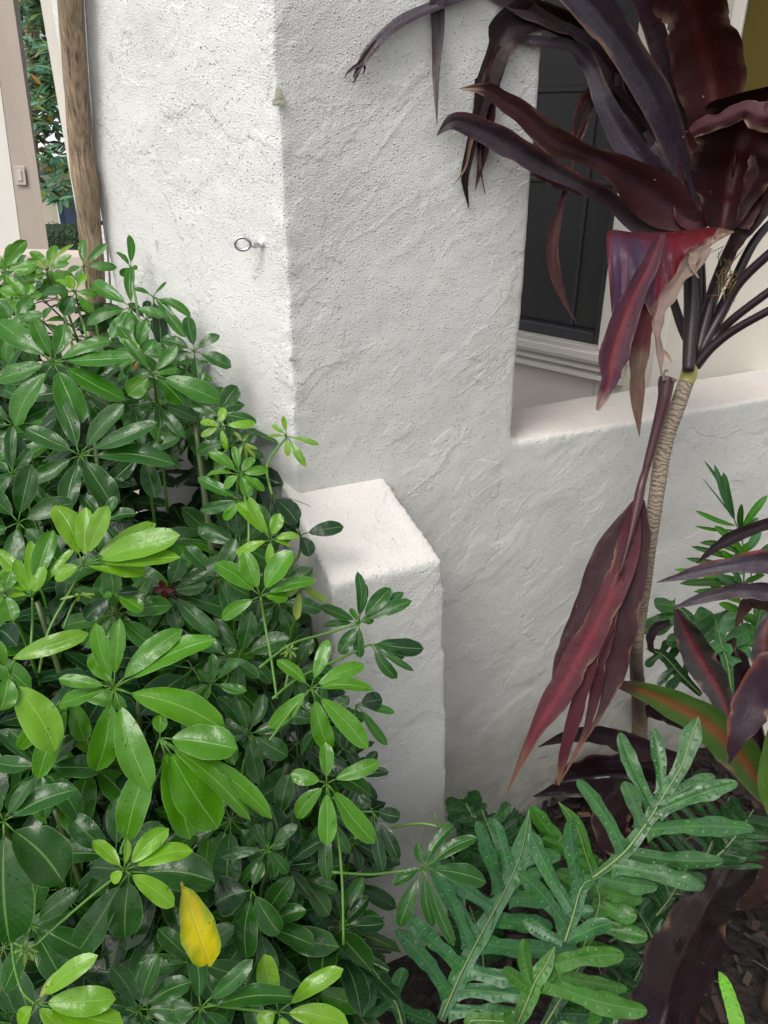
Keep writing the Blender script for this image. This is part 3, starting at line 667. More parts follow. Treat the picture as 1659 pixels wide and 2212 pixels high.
cluster(R6, (40, 500), .05, [(-30, 420, 60), (130, 460, 70), (0, 560, 60), (160, 560, 60)], MG)
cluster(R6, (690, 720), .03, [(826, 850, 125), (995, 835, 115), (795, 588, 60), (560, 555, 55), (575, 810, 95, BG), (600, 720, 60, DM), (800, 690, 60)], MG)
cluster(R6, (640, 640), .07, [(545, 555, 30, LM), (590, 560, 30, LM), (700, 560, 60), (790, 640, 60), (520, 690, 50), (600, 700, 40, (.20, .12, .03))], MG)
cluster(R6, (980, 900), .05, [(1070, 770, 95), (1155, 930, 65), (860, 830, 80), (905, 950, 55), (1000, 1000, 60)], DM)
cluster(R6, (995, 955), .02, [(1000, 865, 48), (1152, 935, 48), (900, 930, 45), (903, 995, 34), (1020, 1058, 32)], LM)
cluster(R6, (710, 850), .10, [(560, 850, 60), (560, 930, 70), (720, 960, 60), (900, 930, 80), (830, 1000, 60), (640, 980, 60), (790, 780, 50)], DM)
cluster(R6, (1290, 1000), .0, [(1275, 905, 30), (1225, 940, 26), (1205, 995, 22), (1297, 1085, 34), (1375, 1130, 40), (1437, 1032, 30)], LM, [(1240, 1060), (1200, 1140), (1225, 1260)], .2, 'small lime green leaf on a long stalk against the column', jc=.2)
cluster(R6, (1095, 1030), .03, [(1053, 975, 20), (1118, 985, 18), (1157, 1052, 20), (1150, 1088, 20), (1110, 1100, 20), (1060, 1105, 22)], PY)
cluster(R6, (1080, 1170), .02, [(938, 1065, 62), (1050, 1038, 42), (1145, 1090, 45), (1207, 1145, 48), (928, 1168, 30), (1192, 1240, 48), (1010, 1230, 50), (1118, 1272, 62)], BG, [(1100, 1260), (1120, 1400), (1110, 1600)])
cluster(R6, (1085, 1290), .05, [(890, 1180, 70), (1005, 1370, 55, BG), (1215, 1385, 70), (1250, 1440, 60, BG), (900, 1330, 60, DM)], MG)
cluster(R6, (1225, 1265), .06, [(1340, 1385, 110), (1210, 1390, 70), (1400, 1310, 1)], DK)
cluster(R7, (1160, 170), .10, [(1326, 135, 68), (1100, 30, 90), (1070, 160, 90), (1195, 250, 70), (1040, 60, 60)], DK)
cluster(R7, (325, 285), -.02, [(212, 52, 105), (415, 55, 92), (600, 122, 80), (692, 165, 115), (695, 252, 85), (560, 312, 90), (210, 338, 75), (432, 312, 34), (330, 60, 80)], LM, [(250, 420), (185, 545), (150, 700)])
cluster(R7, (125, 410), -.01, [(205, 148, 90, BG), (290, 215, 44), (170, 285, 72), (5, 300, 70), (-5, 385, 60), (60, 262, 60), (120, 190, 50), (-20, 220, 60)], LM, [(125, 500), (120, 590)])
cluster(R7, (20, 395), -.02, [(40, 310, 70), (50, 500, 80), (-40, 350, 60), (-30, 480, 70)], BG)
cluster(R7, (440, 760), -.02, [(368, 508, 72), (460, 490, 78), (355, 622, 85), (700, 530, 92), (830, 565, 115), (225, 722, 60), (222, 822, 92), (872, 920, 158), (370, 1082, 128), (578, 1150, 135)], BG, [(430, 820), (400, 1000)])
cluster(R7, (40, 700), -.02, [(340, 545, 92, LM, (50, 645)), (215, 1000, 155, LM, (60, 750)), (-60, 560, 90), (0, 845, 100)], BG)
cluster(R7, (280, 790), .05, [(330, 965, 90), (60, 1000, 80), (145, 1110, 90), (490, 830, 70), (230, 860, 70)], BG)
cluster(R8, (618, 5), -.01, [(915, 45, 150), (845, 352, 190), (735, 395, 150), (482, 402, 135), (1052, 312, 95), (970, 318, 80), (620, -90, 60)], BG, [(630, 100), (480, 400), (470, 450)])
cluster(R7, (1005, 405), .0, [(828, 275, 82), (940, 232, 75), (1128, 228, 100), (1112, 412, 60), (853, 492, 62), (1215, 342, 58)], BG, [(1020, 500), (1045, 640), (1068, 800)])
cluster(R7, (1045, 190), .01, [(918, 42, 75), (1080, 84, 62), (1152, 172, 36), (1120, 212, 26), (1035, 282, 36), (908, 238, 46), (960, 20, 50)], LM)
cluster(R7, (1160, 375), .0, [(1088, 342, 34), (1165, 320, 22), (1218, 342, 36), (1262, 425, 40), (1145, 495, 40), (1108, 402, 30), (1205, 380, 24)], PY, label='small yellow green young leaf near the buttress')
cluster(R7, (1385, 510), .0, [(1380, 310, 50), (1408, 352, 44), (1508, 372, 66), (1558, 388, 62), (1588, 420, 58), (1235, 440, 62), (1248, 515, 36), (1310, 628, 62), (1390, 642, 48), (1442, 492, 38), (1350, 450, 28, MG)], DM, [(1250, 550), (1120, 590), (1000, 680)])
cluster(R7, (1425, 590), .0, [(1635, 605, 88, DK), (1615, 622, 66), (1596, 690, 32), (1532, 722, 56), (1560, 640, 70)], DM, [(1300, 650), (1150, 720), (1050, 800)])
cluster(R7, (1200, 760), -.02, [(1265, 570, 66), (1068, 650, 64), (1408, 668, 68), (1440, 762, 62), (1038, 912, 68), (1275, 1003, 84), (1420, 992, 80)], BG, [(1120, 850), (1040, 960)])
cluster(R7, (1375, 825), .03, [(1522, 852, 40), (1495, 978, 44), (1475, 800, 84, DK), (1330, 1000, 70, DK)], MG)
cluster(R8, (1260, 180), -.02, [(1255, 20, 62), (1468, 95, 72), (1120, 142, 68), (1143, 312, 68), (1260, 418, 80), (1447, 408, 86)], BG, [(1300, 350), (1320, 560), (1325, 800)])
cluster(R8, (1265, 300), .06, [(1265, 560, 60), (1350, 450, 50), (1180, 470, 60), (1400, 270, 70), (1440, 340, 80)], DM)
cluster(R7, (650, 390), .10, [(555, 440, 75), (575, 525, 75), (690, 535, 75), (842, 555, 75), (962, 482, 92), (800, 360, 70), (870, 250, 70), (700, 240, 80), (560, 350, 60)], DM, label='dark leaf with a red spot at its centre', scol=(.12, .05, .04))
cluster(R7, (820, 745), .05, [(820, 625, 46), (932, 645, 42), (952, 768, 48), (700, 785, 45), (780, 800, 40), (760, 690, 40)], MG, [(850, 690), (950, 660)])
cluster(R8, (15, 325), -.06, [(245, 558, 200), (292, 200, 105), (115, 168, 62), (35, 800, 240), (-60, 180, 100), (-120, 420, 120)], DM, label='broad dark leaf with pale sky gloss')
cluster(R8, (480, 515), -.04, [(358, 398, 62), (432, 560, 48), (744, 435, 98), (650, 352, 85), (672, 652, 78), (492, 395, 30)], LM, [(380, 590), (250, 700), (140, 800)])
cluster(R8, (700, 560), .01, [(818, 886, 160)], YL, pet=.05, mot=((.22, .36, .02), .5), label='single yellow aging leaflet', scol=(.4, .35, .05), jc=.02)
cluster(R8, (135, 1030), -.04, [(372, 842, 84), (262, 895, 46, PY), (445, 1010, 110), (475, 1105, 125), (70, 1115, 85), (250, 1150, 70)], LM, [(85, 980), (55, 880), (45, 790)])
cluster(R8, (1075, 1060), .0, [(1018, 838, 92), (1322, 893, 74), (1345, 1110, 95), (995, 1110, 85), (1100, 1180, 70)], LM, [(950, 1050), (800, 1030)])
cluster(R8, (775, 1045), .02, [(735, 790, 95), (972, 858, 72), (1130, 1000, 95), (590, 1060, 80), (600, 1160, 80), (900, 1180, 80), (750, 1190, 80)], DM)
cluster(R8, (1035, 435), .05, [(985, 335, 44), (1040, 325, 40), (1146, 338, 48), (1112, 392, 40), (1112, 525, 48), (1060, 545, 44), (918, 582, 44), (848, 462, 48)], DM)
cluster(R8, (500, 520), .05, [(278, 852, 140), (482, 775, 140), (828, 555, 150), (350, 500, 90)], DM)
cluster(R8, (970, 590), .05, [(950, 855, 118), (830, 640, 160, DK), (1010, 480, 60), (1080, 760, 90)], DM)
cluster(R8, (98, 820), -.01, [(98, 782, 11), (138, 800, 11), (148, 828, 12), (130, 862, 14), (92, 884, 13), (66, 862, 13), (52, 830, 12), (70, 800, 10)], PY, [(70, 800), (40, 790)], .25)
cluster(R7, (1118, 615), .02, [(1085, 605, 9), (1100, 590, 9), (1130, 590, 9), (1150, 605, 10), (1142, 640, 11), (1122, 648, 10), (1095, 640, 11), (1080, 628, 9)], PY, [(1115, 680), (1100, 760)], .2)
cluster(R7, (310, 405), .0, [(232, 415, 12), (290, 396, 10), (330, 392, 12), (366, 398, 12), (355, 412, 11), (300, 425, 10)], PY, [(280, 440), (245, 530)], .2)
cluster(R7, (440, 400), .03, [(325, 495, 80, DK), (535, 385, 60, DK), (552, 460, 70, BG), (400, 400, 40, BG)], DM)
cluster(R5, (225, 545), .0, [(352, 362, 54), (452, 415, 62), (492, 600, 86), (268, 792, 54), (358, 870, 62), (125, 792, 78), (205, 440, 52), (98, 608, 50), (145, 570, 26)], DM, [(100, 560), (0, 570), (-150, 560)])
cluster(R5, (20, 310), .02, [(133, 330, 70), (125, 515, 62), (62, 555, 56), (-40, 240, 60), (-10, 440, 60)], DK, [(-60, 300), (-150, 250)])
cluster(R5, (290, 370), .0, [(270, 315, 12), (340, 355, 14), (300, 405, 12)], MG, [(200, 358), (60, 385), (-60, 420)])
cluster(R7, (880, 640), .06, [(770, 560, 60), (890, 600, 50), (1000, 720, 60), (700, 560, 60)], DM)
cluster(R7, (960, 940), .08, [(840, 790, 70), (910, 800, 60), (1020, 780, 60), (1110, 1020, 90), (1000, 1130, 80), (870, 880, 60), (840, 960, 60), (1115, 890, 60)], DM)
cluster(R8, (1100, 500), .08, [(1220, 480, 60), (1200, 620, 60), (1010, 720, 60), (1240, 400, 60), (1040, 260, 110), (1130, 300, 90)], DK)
for (hx, hy, dt, sz, col) in [(60, 60, .1, 130, DM), (180, 1700/2, .1, 120, DM), (40, 1130, .05, 130, DM), (250, 1330, .08, 120, MG), (520, 1180, .12, 110, DM), (600, 1300, .12, 100, DM), (470, 1250, .1, 90, DM), (520, 1420, .1, 110, DM), (90, 1660, .08, 130, DM), (250, 1850, .08, 130, DM), (70, 2000, .06, 140, DM), (420, 2080, .08, 130, DM), (600, 1780, .1, 100, DM), (650, 1900, .12, 100, DM), (560, 2000, .1, 120, DM), (300, 2180, .02, 130, DM), (700, 1560, .10, 90, DM), (640, 1450, .12, 90, DM), (420, 760, .1, 80, DM), (500, 960, .1, 80, DM), (310, 980, .12, 90, DM), (30, 700, .05, 80, MG), (110, 590, .08, 60, BG), (300, 760, .1, 70, MG), (20, 600, .05, 70, BG), (780, 1680, .1, 70, DK), (760, 1820, .12, 70, DK), (740, 2000, .13, 90, DK), (30, 920, .06, 90, DM), (220, 1130, .08, 80, DM)]:
    if hy < 500: continue
    ts = []; a0 = random.uniform(0, 6.28); nn = random.randint(6, 8)
    for q in range(nn):
        a = a0+6.283*q/nn+random.uniform(-.2, .2); l = sz*random.uniform(.8, 1.1); ts.append(((hx+math.cos(a)*l)/.48, (hy-464.5+math.sin(a)*l)/.48, l*.42/.48))
    cluster(R6, (hx/.48, (hy-464.5)/.48), dt, ts, col)
# red blossom stub at the heart of the dark leaf
mb = MB(); c = P(*R7(632, 372), Sd(350, 1270)+.08)
for k in range(5): a = random.uniform(0, 6.28); leafcard(mb, c, Vector((math.cos(a), -.3, math.sin(a))), Vector((0, -1, .3)), .016, .014, (.13, .008, .018), 4)
mb.build('red_bud', M_leaf, shrub)
# woody branches inside
wood = MB()
for (x, y, x2, y2) in [(420, 2300, 80, 1300), (450, 2300, 300, 1500), (500, 2300, 560, 1300), (430, 2300, 200, 900), (560, 2300, 700, 1400), (520, 2300, 620, 1650), (400, 2300, 120, 1750), (470, 2300, 420, 900), (600, 2300, 700, 1850)]:
    mx_, my_ = (x+x2)/2+random.uniform(-60, 60), (y+y2)/2
    q = catmull([list(Pc(a, b, Sd(a, b)+d)) for a, b, d in ((x, y, .45), (mx_, my_, .3), (x2, y2, .12))], 14)
    tube(wood, [Vector(p) for p in q], [.009-.005*i/14 for i in range(15)], 8, (.07, .10, .03))
wood.build('branch', M_stalk, shrub)
stems.build('stalks', M_stalk, shrub)
# the rest of the foliage, deeper in the shrub
fill = MB()
edge_r = [(500, 330), (600, 340), (700, 380), (850, 470), (950, 540), (1050, 600), (1200, 625), (1350, 690), (1450, 730), (1700, 770), (1900, 800), (2212, 800), (2500, 800)]
def shrub_in(x, y): return x < interp(edge_r, y) - 25 and y > 560 + max(0, (x-120))*.55
cnt = 0
while cnt < 430:
    x = random.uniform(-260, 820); y = random.uniform(560, 2450)
    if not shrub_in(x, y): continue
    cnt += 1
    layer = random.random(); t = Sd(x, y)+.14+layer*.36; t = min(t, tmax(x, y)-.05); H = P(x, y, t)
    N0 = Vector((random.gauss(0, .35), random.gauss(-.35, .35), 1)).normalized(); X = N0.orthogonal().normalized(); Y = N0.cross(X)
    sz = random.uniform(.075, .125)*(.75 if y < 800 else 1); nn = random.randint(6, 9); a0 = random.uniform(0, 6)
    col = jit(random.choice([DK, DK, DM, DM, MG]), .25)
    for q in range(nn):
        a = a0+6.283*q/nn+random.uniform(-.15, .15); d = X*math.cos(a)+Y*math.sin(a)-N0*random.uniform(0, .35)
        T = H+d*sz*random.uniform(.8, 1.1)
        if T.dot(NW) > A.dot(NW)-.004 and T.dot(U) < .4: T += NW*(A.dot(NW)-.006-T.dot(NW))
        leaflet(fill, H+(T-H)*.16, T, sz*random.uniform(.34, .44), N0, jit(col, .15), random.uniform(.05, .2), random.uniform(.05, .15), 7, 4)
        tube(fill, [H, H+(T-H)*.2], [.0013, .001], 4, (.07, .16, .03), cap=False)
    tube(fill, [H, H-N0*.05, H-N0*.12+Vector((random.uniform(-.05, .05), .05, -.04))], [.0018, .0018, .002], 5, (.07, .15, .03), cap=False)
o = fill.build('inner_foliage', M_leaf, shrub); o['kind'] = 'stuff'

# ---------------------------------------------------------------- cordyline (tall one)
Q2 = lambda x, y: (730+x*.56, y*.56); Q3 = lambda x, y: (929+x*.44, 464.5+y*.44); Q4 = lambda x, y: (929+x*.44, 995.4+y*.44)
QS = {Q2: .56, Q3: .44, Q4: .44, R5: .52}
tb = (GZ-CAMZ)/ray(1385, 1668).z
cord = empty('ti_plant', Pc(1385, 1668, tb), 'tall dark purple ti plant with a ringed tan cane and drooping leaves', 'plant')
PU, DP, RD, TN, RB = (.022, .008, .015), (.011, .0045, .007), (.13, .012, .022), (.36, .27, .19), (.028, .008, .008)
def lf(reg, pts, col, name='leaf', mat=None, parent=None, tcol=TN, tipstart=2, mid=None, t0=1.3, cup=.22, seed=None, n=36, wav=.10, edge=None, label=None, clamp=True, m=10, curl=0, rag=.16):
    n = max(n, 90); mat = mat or (M_cord if col in (BL, PU) or (col[2] > col[0]*.9) else M_cordm); parent = parent or cord
    seed = random.random()*40 if seed is None else seed; cc = jit(col, .15); mb = MB(); tcol = (tcol[0]*.42, tcol[1]*.45, tcol[2]*.48)
    def cf(s, e):
        c = cc
        if mid: c = mix(c, mid, max(0, 1-abs(e)/.45)*.9)
        if edge: c = mix(c, edge[0], (max(0, e*edge[1])-.72+.35*noise.noise(Vector((s*7, e*3, seed))))*3.0)
        dz = noise.noise(Vector((s*9, (5 if e > 0 else 17), seed)))
        if rag and abs(e) > .55: c = mix(c, mix((.16, .115, .08), (.07, .03, .02), .5+noise.noise(Vector((s*30, e*4, seed)))), ((abs(e)-.80)*5+dz*3.2-.95))
        z = s+.05*noise.noise(Vector((s*12, e*4, seed)))
        if z > tipstart: c = mix(c, mix(tcol, (.07, .04, .03), .45+.9*noise.noise(Vector((s*16, e*7, seed+9)))), (z-tipstart)*12)
        return c
    ctl = []
    for p in pts:
        x, y = reg(p[0], p[1]); t = t0+(p[3] if len(p) > 3 else 0); ctl.append((x, y, t, p[2]*QS[reg], p[4] if len(p) > 4 else 0))
    ribbon(mb, ctl, cf, n=n, m=m, cup=cup, seed=seed, wav=wav, clamp=clamp, curl=curl, rag=rag)
    o = mb.build(name, mat, parent)
    if label: o['label'] = label
    return o
# cane with leaf-scar rings
CT = 1.33
cane_ctl = [(1385, 1690, 33, tb), (1384, 1640, 31, tb-.01), (1381, 1520, 30, tb-.04), (1374, 1420, 28, 1.42), (1384, 1320, 29, 1.40), (1400, 1200, 30, 1.38), (1412, 1110, 32, 1.36), (1425, 1020, 34, 1.35), (1440, 940, 36, 1.34), (1462, 880, 34, 1.33), (1482, 826, 32, 1.33)]
q = catmull([list(P(x, y, min(t, tmax(x, y)-.05)))+[w_*t/FPX/2] for x, y, w_, t in cane_ctl], 420)
mb = MB(); cs = []; rr = []; ph = 0
for i, p in enumerate(q):
    s = i/420; L = i*.0021; ringf = (i*.0021*105+.8*noise.noise(Vector((0, 0, i*.03)))) % 1
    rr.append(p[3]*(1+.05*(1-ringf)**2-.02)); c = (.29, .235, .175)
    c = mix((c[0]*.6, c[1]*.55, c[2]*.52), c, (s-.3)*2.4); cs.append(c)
def cb(i, k, an, L): return .035*noise.noise(Vector((math.cos(an)*2, math.sin(an)*2, L*30)))+.03*math.sin(an+L*40)
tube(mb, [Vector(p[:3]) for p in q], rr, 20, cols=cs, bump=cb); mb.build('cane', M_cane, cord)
mb = MB(); tubep(mb, [(1482, 832, 1.33, 31), (1486, 815, 1.33, 36), (1490, 795, 1.33, 34), (1490, 780, 1.33, 27)], (.32, .30, .07)); mb.build('leaf_sheath', M_stalk, cord)
# petioles around the growing point
def pet(pts, col=(.022, .010, .014), t=1.33):
    mb = MB(); tubep(mb, [(*Q3(x, y), t+(d[0] if d else 0), w_*.44) for x, y, w_, *d in pts], col, 16, 10); mb.build('petiole', M_stalk, cord)
pet([(1268, 768, 58), (1275, 640, 66), (1285, 450, 75), (1280, 300, 70), (1270, 180, 60)], (.02, .009, .012), 1.31)
pet([(1300, 740, 60), (1380, 650, 50, -.02), (1500, 560, 42, -.05), (1700, 450, 40, -.1)])
pet([(1300, 720, 50), (1400, 600, 45), (1500, 500, 42, -.03), (1700, 350, 42, -.08)])
pet([(1310, 700, 60), (1420, 500, 55), (1520, 330, 48, -.03), (1700, 160, 45, -.08)])
pet([(1310, 690, 60), (1370, 450, 65, .01), (1440, 250, 60, .02), (1520, 60, 50, .0), (1600, -120, 40)])
pet([(1320, 650, 60, .03), (1450, 420, 50, .03), (1580, 150, 45), (1690, 20, 40)])
pet([(1310, 700, 50, .03), (1240, 560, 45, .03), (1190, 410, 40, .03), (1150, 300, 35, .02), (1120, 150, 40, .02)])
pet([(1330, 640, 50, .05), (1330, 400, 50, .05), (1320, 200, 50, .04), (1290, 0, 50, .02)])
pet([(1320, 640, 44, .05), (1400, 350, 40, .06), (1500, 100, 40, .05), (1600, 0, 40)], (.04, .02, .02))
mb = MB()
for i in range(60):                                  # dry fibres and litter caught in the crown
    x, y = 1460+random.gauss(0, 22), 290+random.gauss(0, 60); a = Pc(*Q3(x, y), 1.31)
    tube(mb, [a, a+Vector((random.gauss(0, .012), random.gauss(0, .006), random.uniform(-.03, .03)))], [.0009, .0004], 4, random.choice([(.35, .25, .12), (.10, .05, .02), (.3, .10, .03), (.25, .27, .05)]))
mb.build('crown_fibre', M_stalk, cord)
# blades
BL = (.024, .015, .026)
lf(Q2, [(1420, 860, 60), (1330, 640, 100, -.02), (1210, 350, 125, -.08), (1050, 110, 135, -.13), (880, -70, 130, -.16, 20), (700, -160, 100, -.16), (520, -30, 50, -.14, 55), (380, 20, 48, -.12, 45), (230, 90, 50, -.1, 40), (120, 200, 40, -.1, 20), (60, 300, 8, -.1)], BL, tipstart=.985, label='longest leaf, arching out left over the wall')
for d in ((30, 305), (95, 290), (60, 328)): lf(Q2, [(150, 160, 20, -.1), (100, 230, 18, -.1), (d[0]+8, d[1]-25, 8, -.1), (d[0], d[1], 2, -.1)], PU, n=12)
lf(Q2, [(1380, 820, 60, .05), (1300, 400, 80, 0), (1100, -150, 80, -.08), (700, -300, 80, -.14), (440, -180, 60, -.16, 30), (386, -30, 58, -.16), (386, 120, 50, -.15), (378, 280, 32, -.15), (382, 480, 3, -.15)], PU, label='narrow leaf hanging straight down against the wall')
lf(Q2, [(1290, 640, 60, .05), (1150, 400, 80, .04), (1060, 280, 70, 0), (940, 140, 50, -.02, 30), (850, 98, 50, -.03, 30), (740, 40, 62, -.04, 10), (640, -20, 66, -.05), (520, -90, 20, -.05)], PU)
lf(Q2, [(1285, 640, 70, .07), (1060, 270, 90, .06), (900, 110, 90, .05), (770, 60, 100, .04), (660, 110, 125, .03), (590, 250, 110, .03), (555, 400, 62, .03), (515, 560, 40, .03), (490, 690, 28, .03), (506, 806, 3, .03)], DP, tipstart=.97, cup=.2, label='dark folded leaf hanging in front of the column')
lf(Q2, [(640, 180, 60, .05), (595, 300, 70, .05), (575, 430, 60, .05), (560, 580, 40, .05), (530, 735, 3, .05)], RB, tipstart=.9)
lf(Q2, [(600, 300, 40, .06), (560, 450, 30, .06), (545, 600, 14, .06), (567, 748, 3, .06)], DP, tipstart=.6)
lf(Q2, [(530, 480, 20, .06), (510, 560, 14, .06), (490, 650, 8, .06), (440, 720, 2, .06)], (.16, .12, .08))
lf(Q2, [(1330, 800, 60, .02), (1240, 700, 95, .0), (1120, 560, 105, -.02), (1030, 400, 85, -.04), (970, 250, 62, -.05), (900, 180, 50, -.06, 30), (790, 160, 48, -.06, 25), (676, 148, 4, -.06)], BL, cup=.18, mid=(.05, .035, .055))
lf(Q2, [(1370, 870, 60, .0), (1280, 800, 160, -.01), (1170, 720, 170, -.03), (1060, 640, 100, -.06), (940, 590, 70, -.08, -20), (830, 540, 100, -.10), (720, 440, 88, -.12), (640, 390, 72, -.13), (570, 345, 50, -.14), (475, 342, 6, -.14)], RB, tipstart=.90, tcol=(.95, .75, .52), mid=(.03, .012, .018), cup=.15, label='reddish wavy leaf with a tan tip pointing left')
lf(Q2, [(1330, 900, 40, .03), (1180, 880, 70, .02), (1060, 780, 70, .0), (950, 715, 62, -.03), (800, 640, 80, -.06), (680, 570, 92, -.08), (560, 505, 88, -.1), (450, 468, 62, -.12), (382, 522, 4, -.12)], PU, edge=((.20, .05, .05), -1), tipstart=.98, cup=.16)
lf(Q2, [(960, 740, 30, .0), (860, 690, 70, -.02), (760, 640, 60, -.04), (690, 600, 10, -.05)], RB)
lf(Q2, [(1010, 320, 10), (985, 350, 14), (930, 500, 12), (900, 640, 14), (870, 760, 22), (840, 870, 40), (826, 960, 46), (840, 1060, 46), (870, 1150, 24), (920, 1245, 3)], RB, cup=.25, label='thin twisted leaf dangling before the window')
lf(Q2, [(1080, 240, 20, .05), (1100, 400, 50, .05), (1190, 520, 72, .04), (1270, 600, 60, .03), (1330, 800, 50, .03)][::-1], BL, cup=.25)
lf(Q2, [(1400, 880, 60, .05), (1385, 700, 90, .06), (1360, 560, 120, .06), (1320, 400, 120, .06), (1240, 320, 80, .06), (1150, 300, 40, .06, 20)], (.05, .032, .045), mid=(.07, .045, .065), cup=.15)
lf(Q2, [(1370, 860, 60, .0), (1320, 700, 50, -.01), (1290, 560, 60, -.02), (1240, 430, 70, -.03), (1180, 330, 40, -.03)], DP)
lf(Q2, [(1420, 880, 70, -.01), (1350, 820, 90, -.01), (1310, 700, 40, -.01), (1300, 580, 24, -.02), (1330, 510, 16, -.02), (1365, 505, 5, -.02)], (.04, .012, .018), cup=.3)
lf(Q2, [(1420, 860, 40, .04), (1390, 720, 60, .05), (1340, 620, 66, .05), (1310, 540, 30, .05)], (.05, .04, .05))
lf(Q2, [(1010, 410, 14, .1), (960, 390, 60, .1), (930, 500, 50, .1), (900, 620, 10, .1)], (.05, .012, .012))
lf(Q2, [(1300, 620, 30, .1), (1150, 440, 60, .1), (1050, 400, 70, .1), (985, 350, 50, .1, 40), (940, 450, 50, .1), (925, 540, 4, .1)], DP)
lf(Q2, [(1480, 880, 70, .03), (1455, 600, 160, .0), (1445, 350, 255, -.04), (1400, 150, 270, -.08), (1350, -20, 260, -.12), (1290, -220, 200, -.2)], RB, mid=(.06, .012, .008), cup=.4, label='broad upright reddish brown leaf')
lf(Q2, [(1480, 900, 70, -.02), (1500, 780, 230, -.04), (1530, 640, 330, -.06), (1570, 520, 360, -.09), (1620, 420, 320, -.13)], (.014, .004, .005), cup=.5, curl=.05, mid=(.035, .005, .006), label='very broad dark maroon leaf at right')
lf(Q2, [(1365, 515, 40, -.1), (1400, 490, 62, -.11), (1480, 465, 62, -.12), (1570, 425, 70, -.13), (1640, 450, 110, -.14), (1720, 430, 120, -.15)], (.045, .012, .018), edge=((.34, .26, .19), -1), cup=-.2, wav=.14, label='curled red rim with pale dry edge')
lf(Q2, [(1640, 600, 100, -.05), (1600, 760, 90, -.04), (1560, 880, 60, -.03)], (.03, .006, .008))
lf(Q2, [(1500, 1000, 40, 0), (1560, 900, 60, -.02), (1640, 780, 90, -.04), (1740, 640, 140, -.06)], (.02, .007, .008))
# the big folded leaf that hangs at the crown
fold = dict(t0=1.24)
top = catmull([[865, 150], [868, 90], [900, 72], [1000, 84], [1150, 84], [1300, 68], [1400, 60], [1490, 78]], 70)
bot = catmull([[890, 470], [905, 525], [960, 470], [1030, 400], [1100, 515], [1150, 440], [1210, 350], [1290, 240], [1380, 150], [1494, 84]], 70)
mb = MB(); vs = []; uv = []; cs = []; nr = 26
for i in range(71):
    f = i/70
    for j in range(nr+1):
        g = j/nr; x = top[i][0]+(bot[i][0]-top[i][0])*g; y = top[i][1]+(bot[i][1]-top[i][1])*g
        wr = .010*noise.noise(Vector((x*.012, y*.002, 3)))+.004*noise.noise(Vector((x*.04, y*.006, 8)))
        t = 1.265-.035*math.sin(min(1, g*2.2)*math.pi/2)+wr*min(1, g*3)
        if j < 2: t += .012*(2-j)
        vs.append(P(*Q3(x, y), t)); uv.append((.5+(x-1150)/900, g))
        st = .5+.5*noise.noise(Vector((x*.028, y*.0015, 1)))
        c = mix((.040, .026, .052), (.075, .008, .014), (x-1040)/160)
        c = mix(c, (.14, .012, .036), (st-.42)*3*max(0, 1-abs(x-1100)/190)); c = mix(c, (.09, .010, .014), (st-.5)*3 if x > 1180 else 0)
        c = mix(c, (.055, .009, .011), (1-g*6)*.8)
        c = mix(c, (.08, .012, .018), (905-x)/30)
        e_ = (1-g)*math.hypot(bot[i][0]-top[i][0], bot[i][1]-top[i][1]); th = (62 if x > 1085 else 24)*(1+1.1*noise.noise(Vector((x*.02, 0, 5))))
        if e_ < th+26: c = mix(mix((.20, .155, .12), (.09, .05, .035), .5+noise.noise(Vector((x*.05, y*.05, 0)))*1.3), c, (e_-th)/26)
        cs.append(c)
mb.add(vs, [(i*(nr+1)+j, i*(nr+1)+j+1, (i+1)*(nr+1)+j+1, (i+1)*(nr+1)+j) for i in range(70) for j in range(nr)], uv, cs)
o = mb.build('leaf', M_cordm, cord); o['label'] = 'broken crimson and purple leaf folded over and hanging like a flag'
lf(Q3, [(1370, 150, 70, -.02), (1280, 240, 90, -.02), (1200, 350, 80, -.02), (1140, 450, 60, -.02), (1115, 560, 42, -.02), (1130, 680, 28, -.02), (1135, 790, 10, -.02)], (.15, .12, .095), wav=.3, edge=((.1, .02, .02), -1), label='dry pale shredded edge strip', **fold)
lf(Q3, [(1300, 180, 60, -.025), (1290, 250, 30, -.025), (1320, 310, 6, -.025)], (.17, .14, .11), wav=.2, **fold)
lf(Q3, [(1140, 90, 40, -.03), (1080, 240, 90, -.03), (1000, 400, 125, -.03), (940, 560, 140, -.03), (895, 720, 130, -.03), (885, 800, 90, -.03), (850, 890, 62, -.03), (822, 958, 20, -.03)], (.045, .011, .026), mid=(.11, .010, .018), tipstart=.80, tcol=(.5, .38, .30), label='long purple red hanging strip with a pale torn end', **fold)
lf(Q3, [(1060, 300, 30, -.01), (1050, 450, 95, -.01), (1035, 600, 110, -.01), (1020, 760, 80, -.01), (1018, 920, 60, -.01), (1028, 1088, 3, -.01)], (.06, .009, .014), tipstart=.44, tcol=(.22, .15, .09), cup=.25, label='hanging strip dried brown to its tip', **fold)
lf(Q3, [(1140, 660, 10, -.02), (1165, 690, 18, -.02), (1188, 725, 3, -.02)], (.25, .18, .12), n=10, **fold)
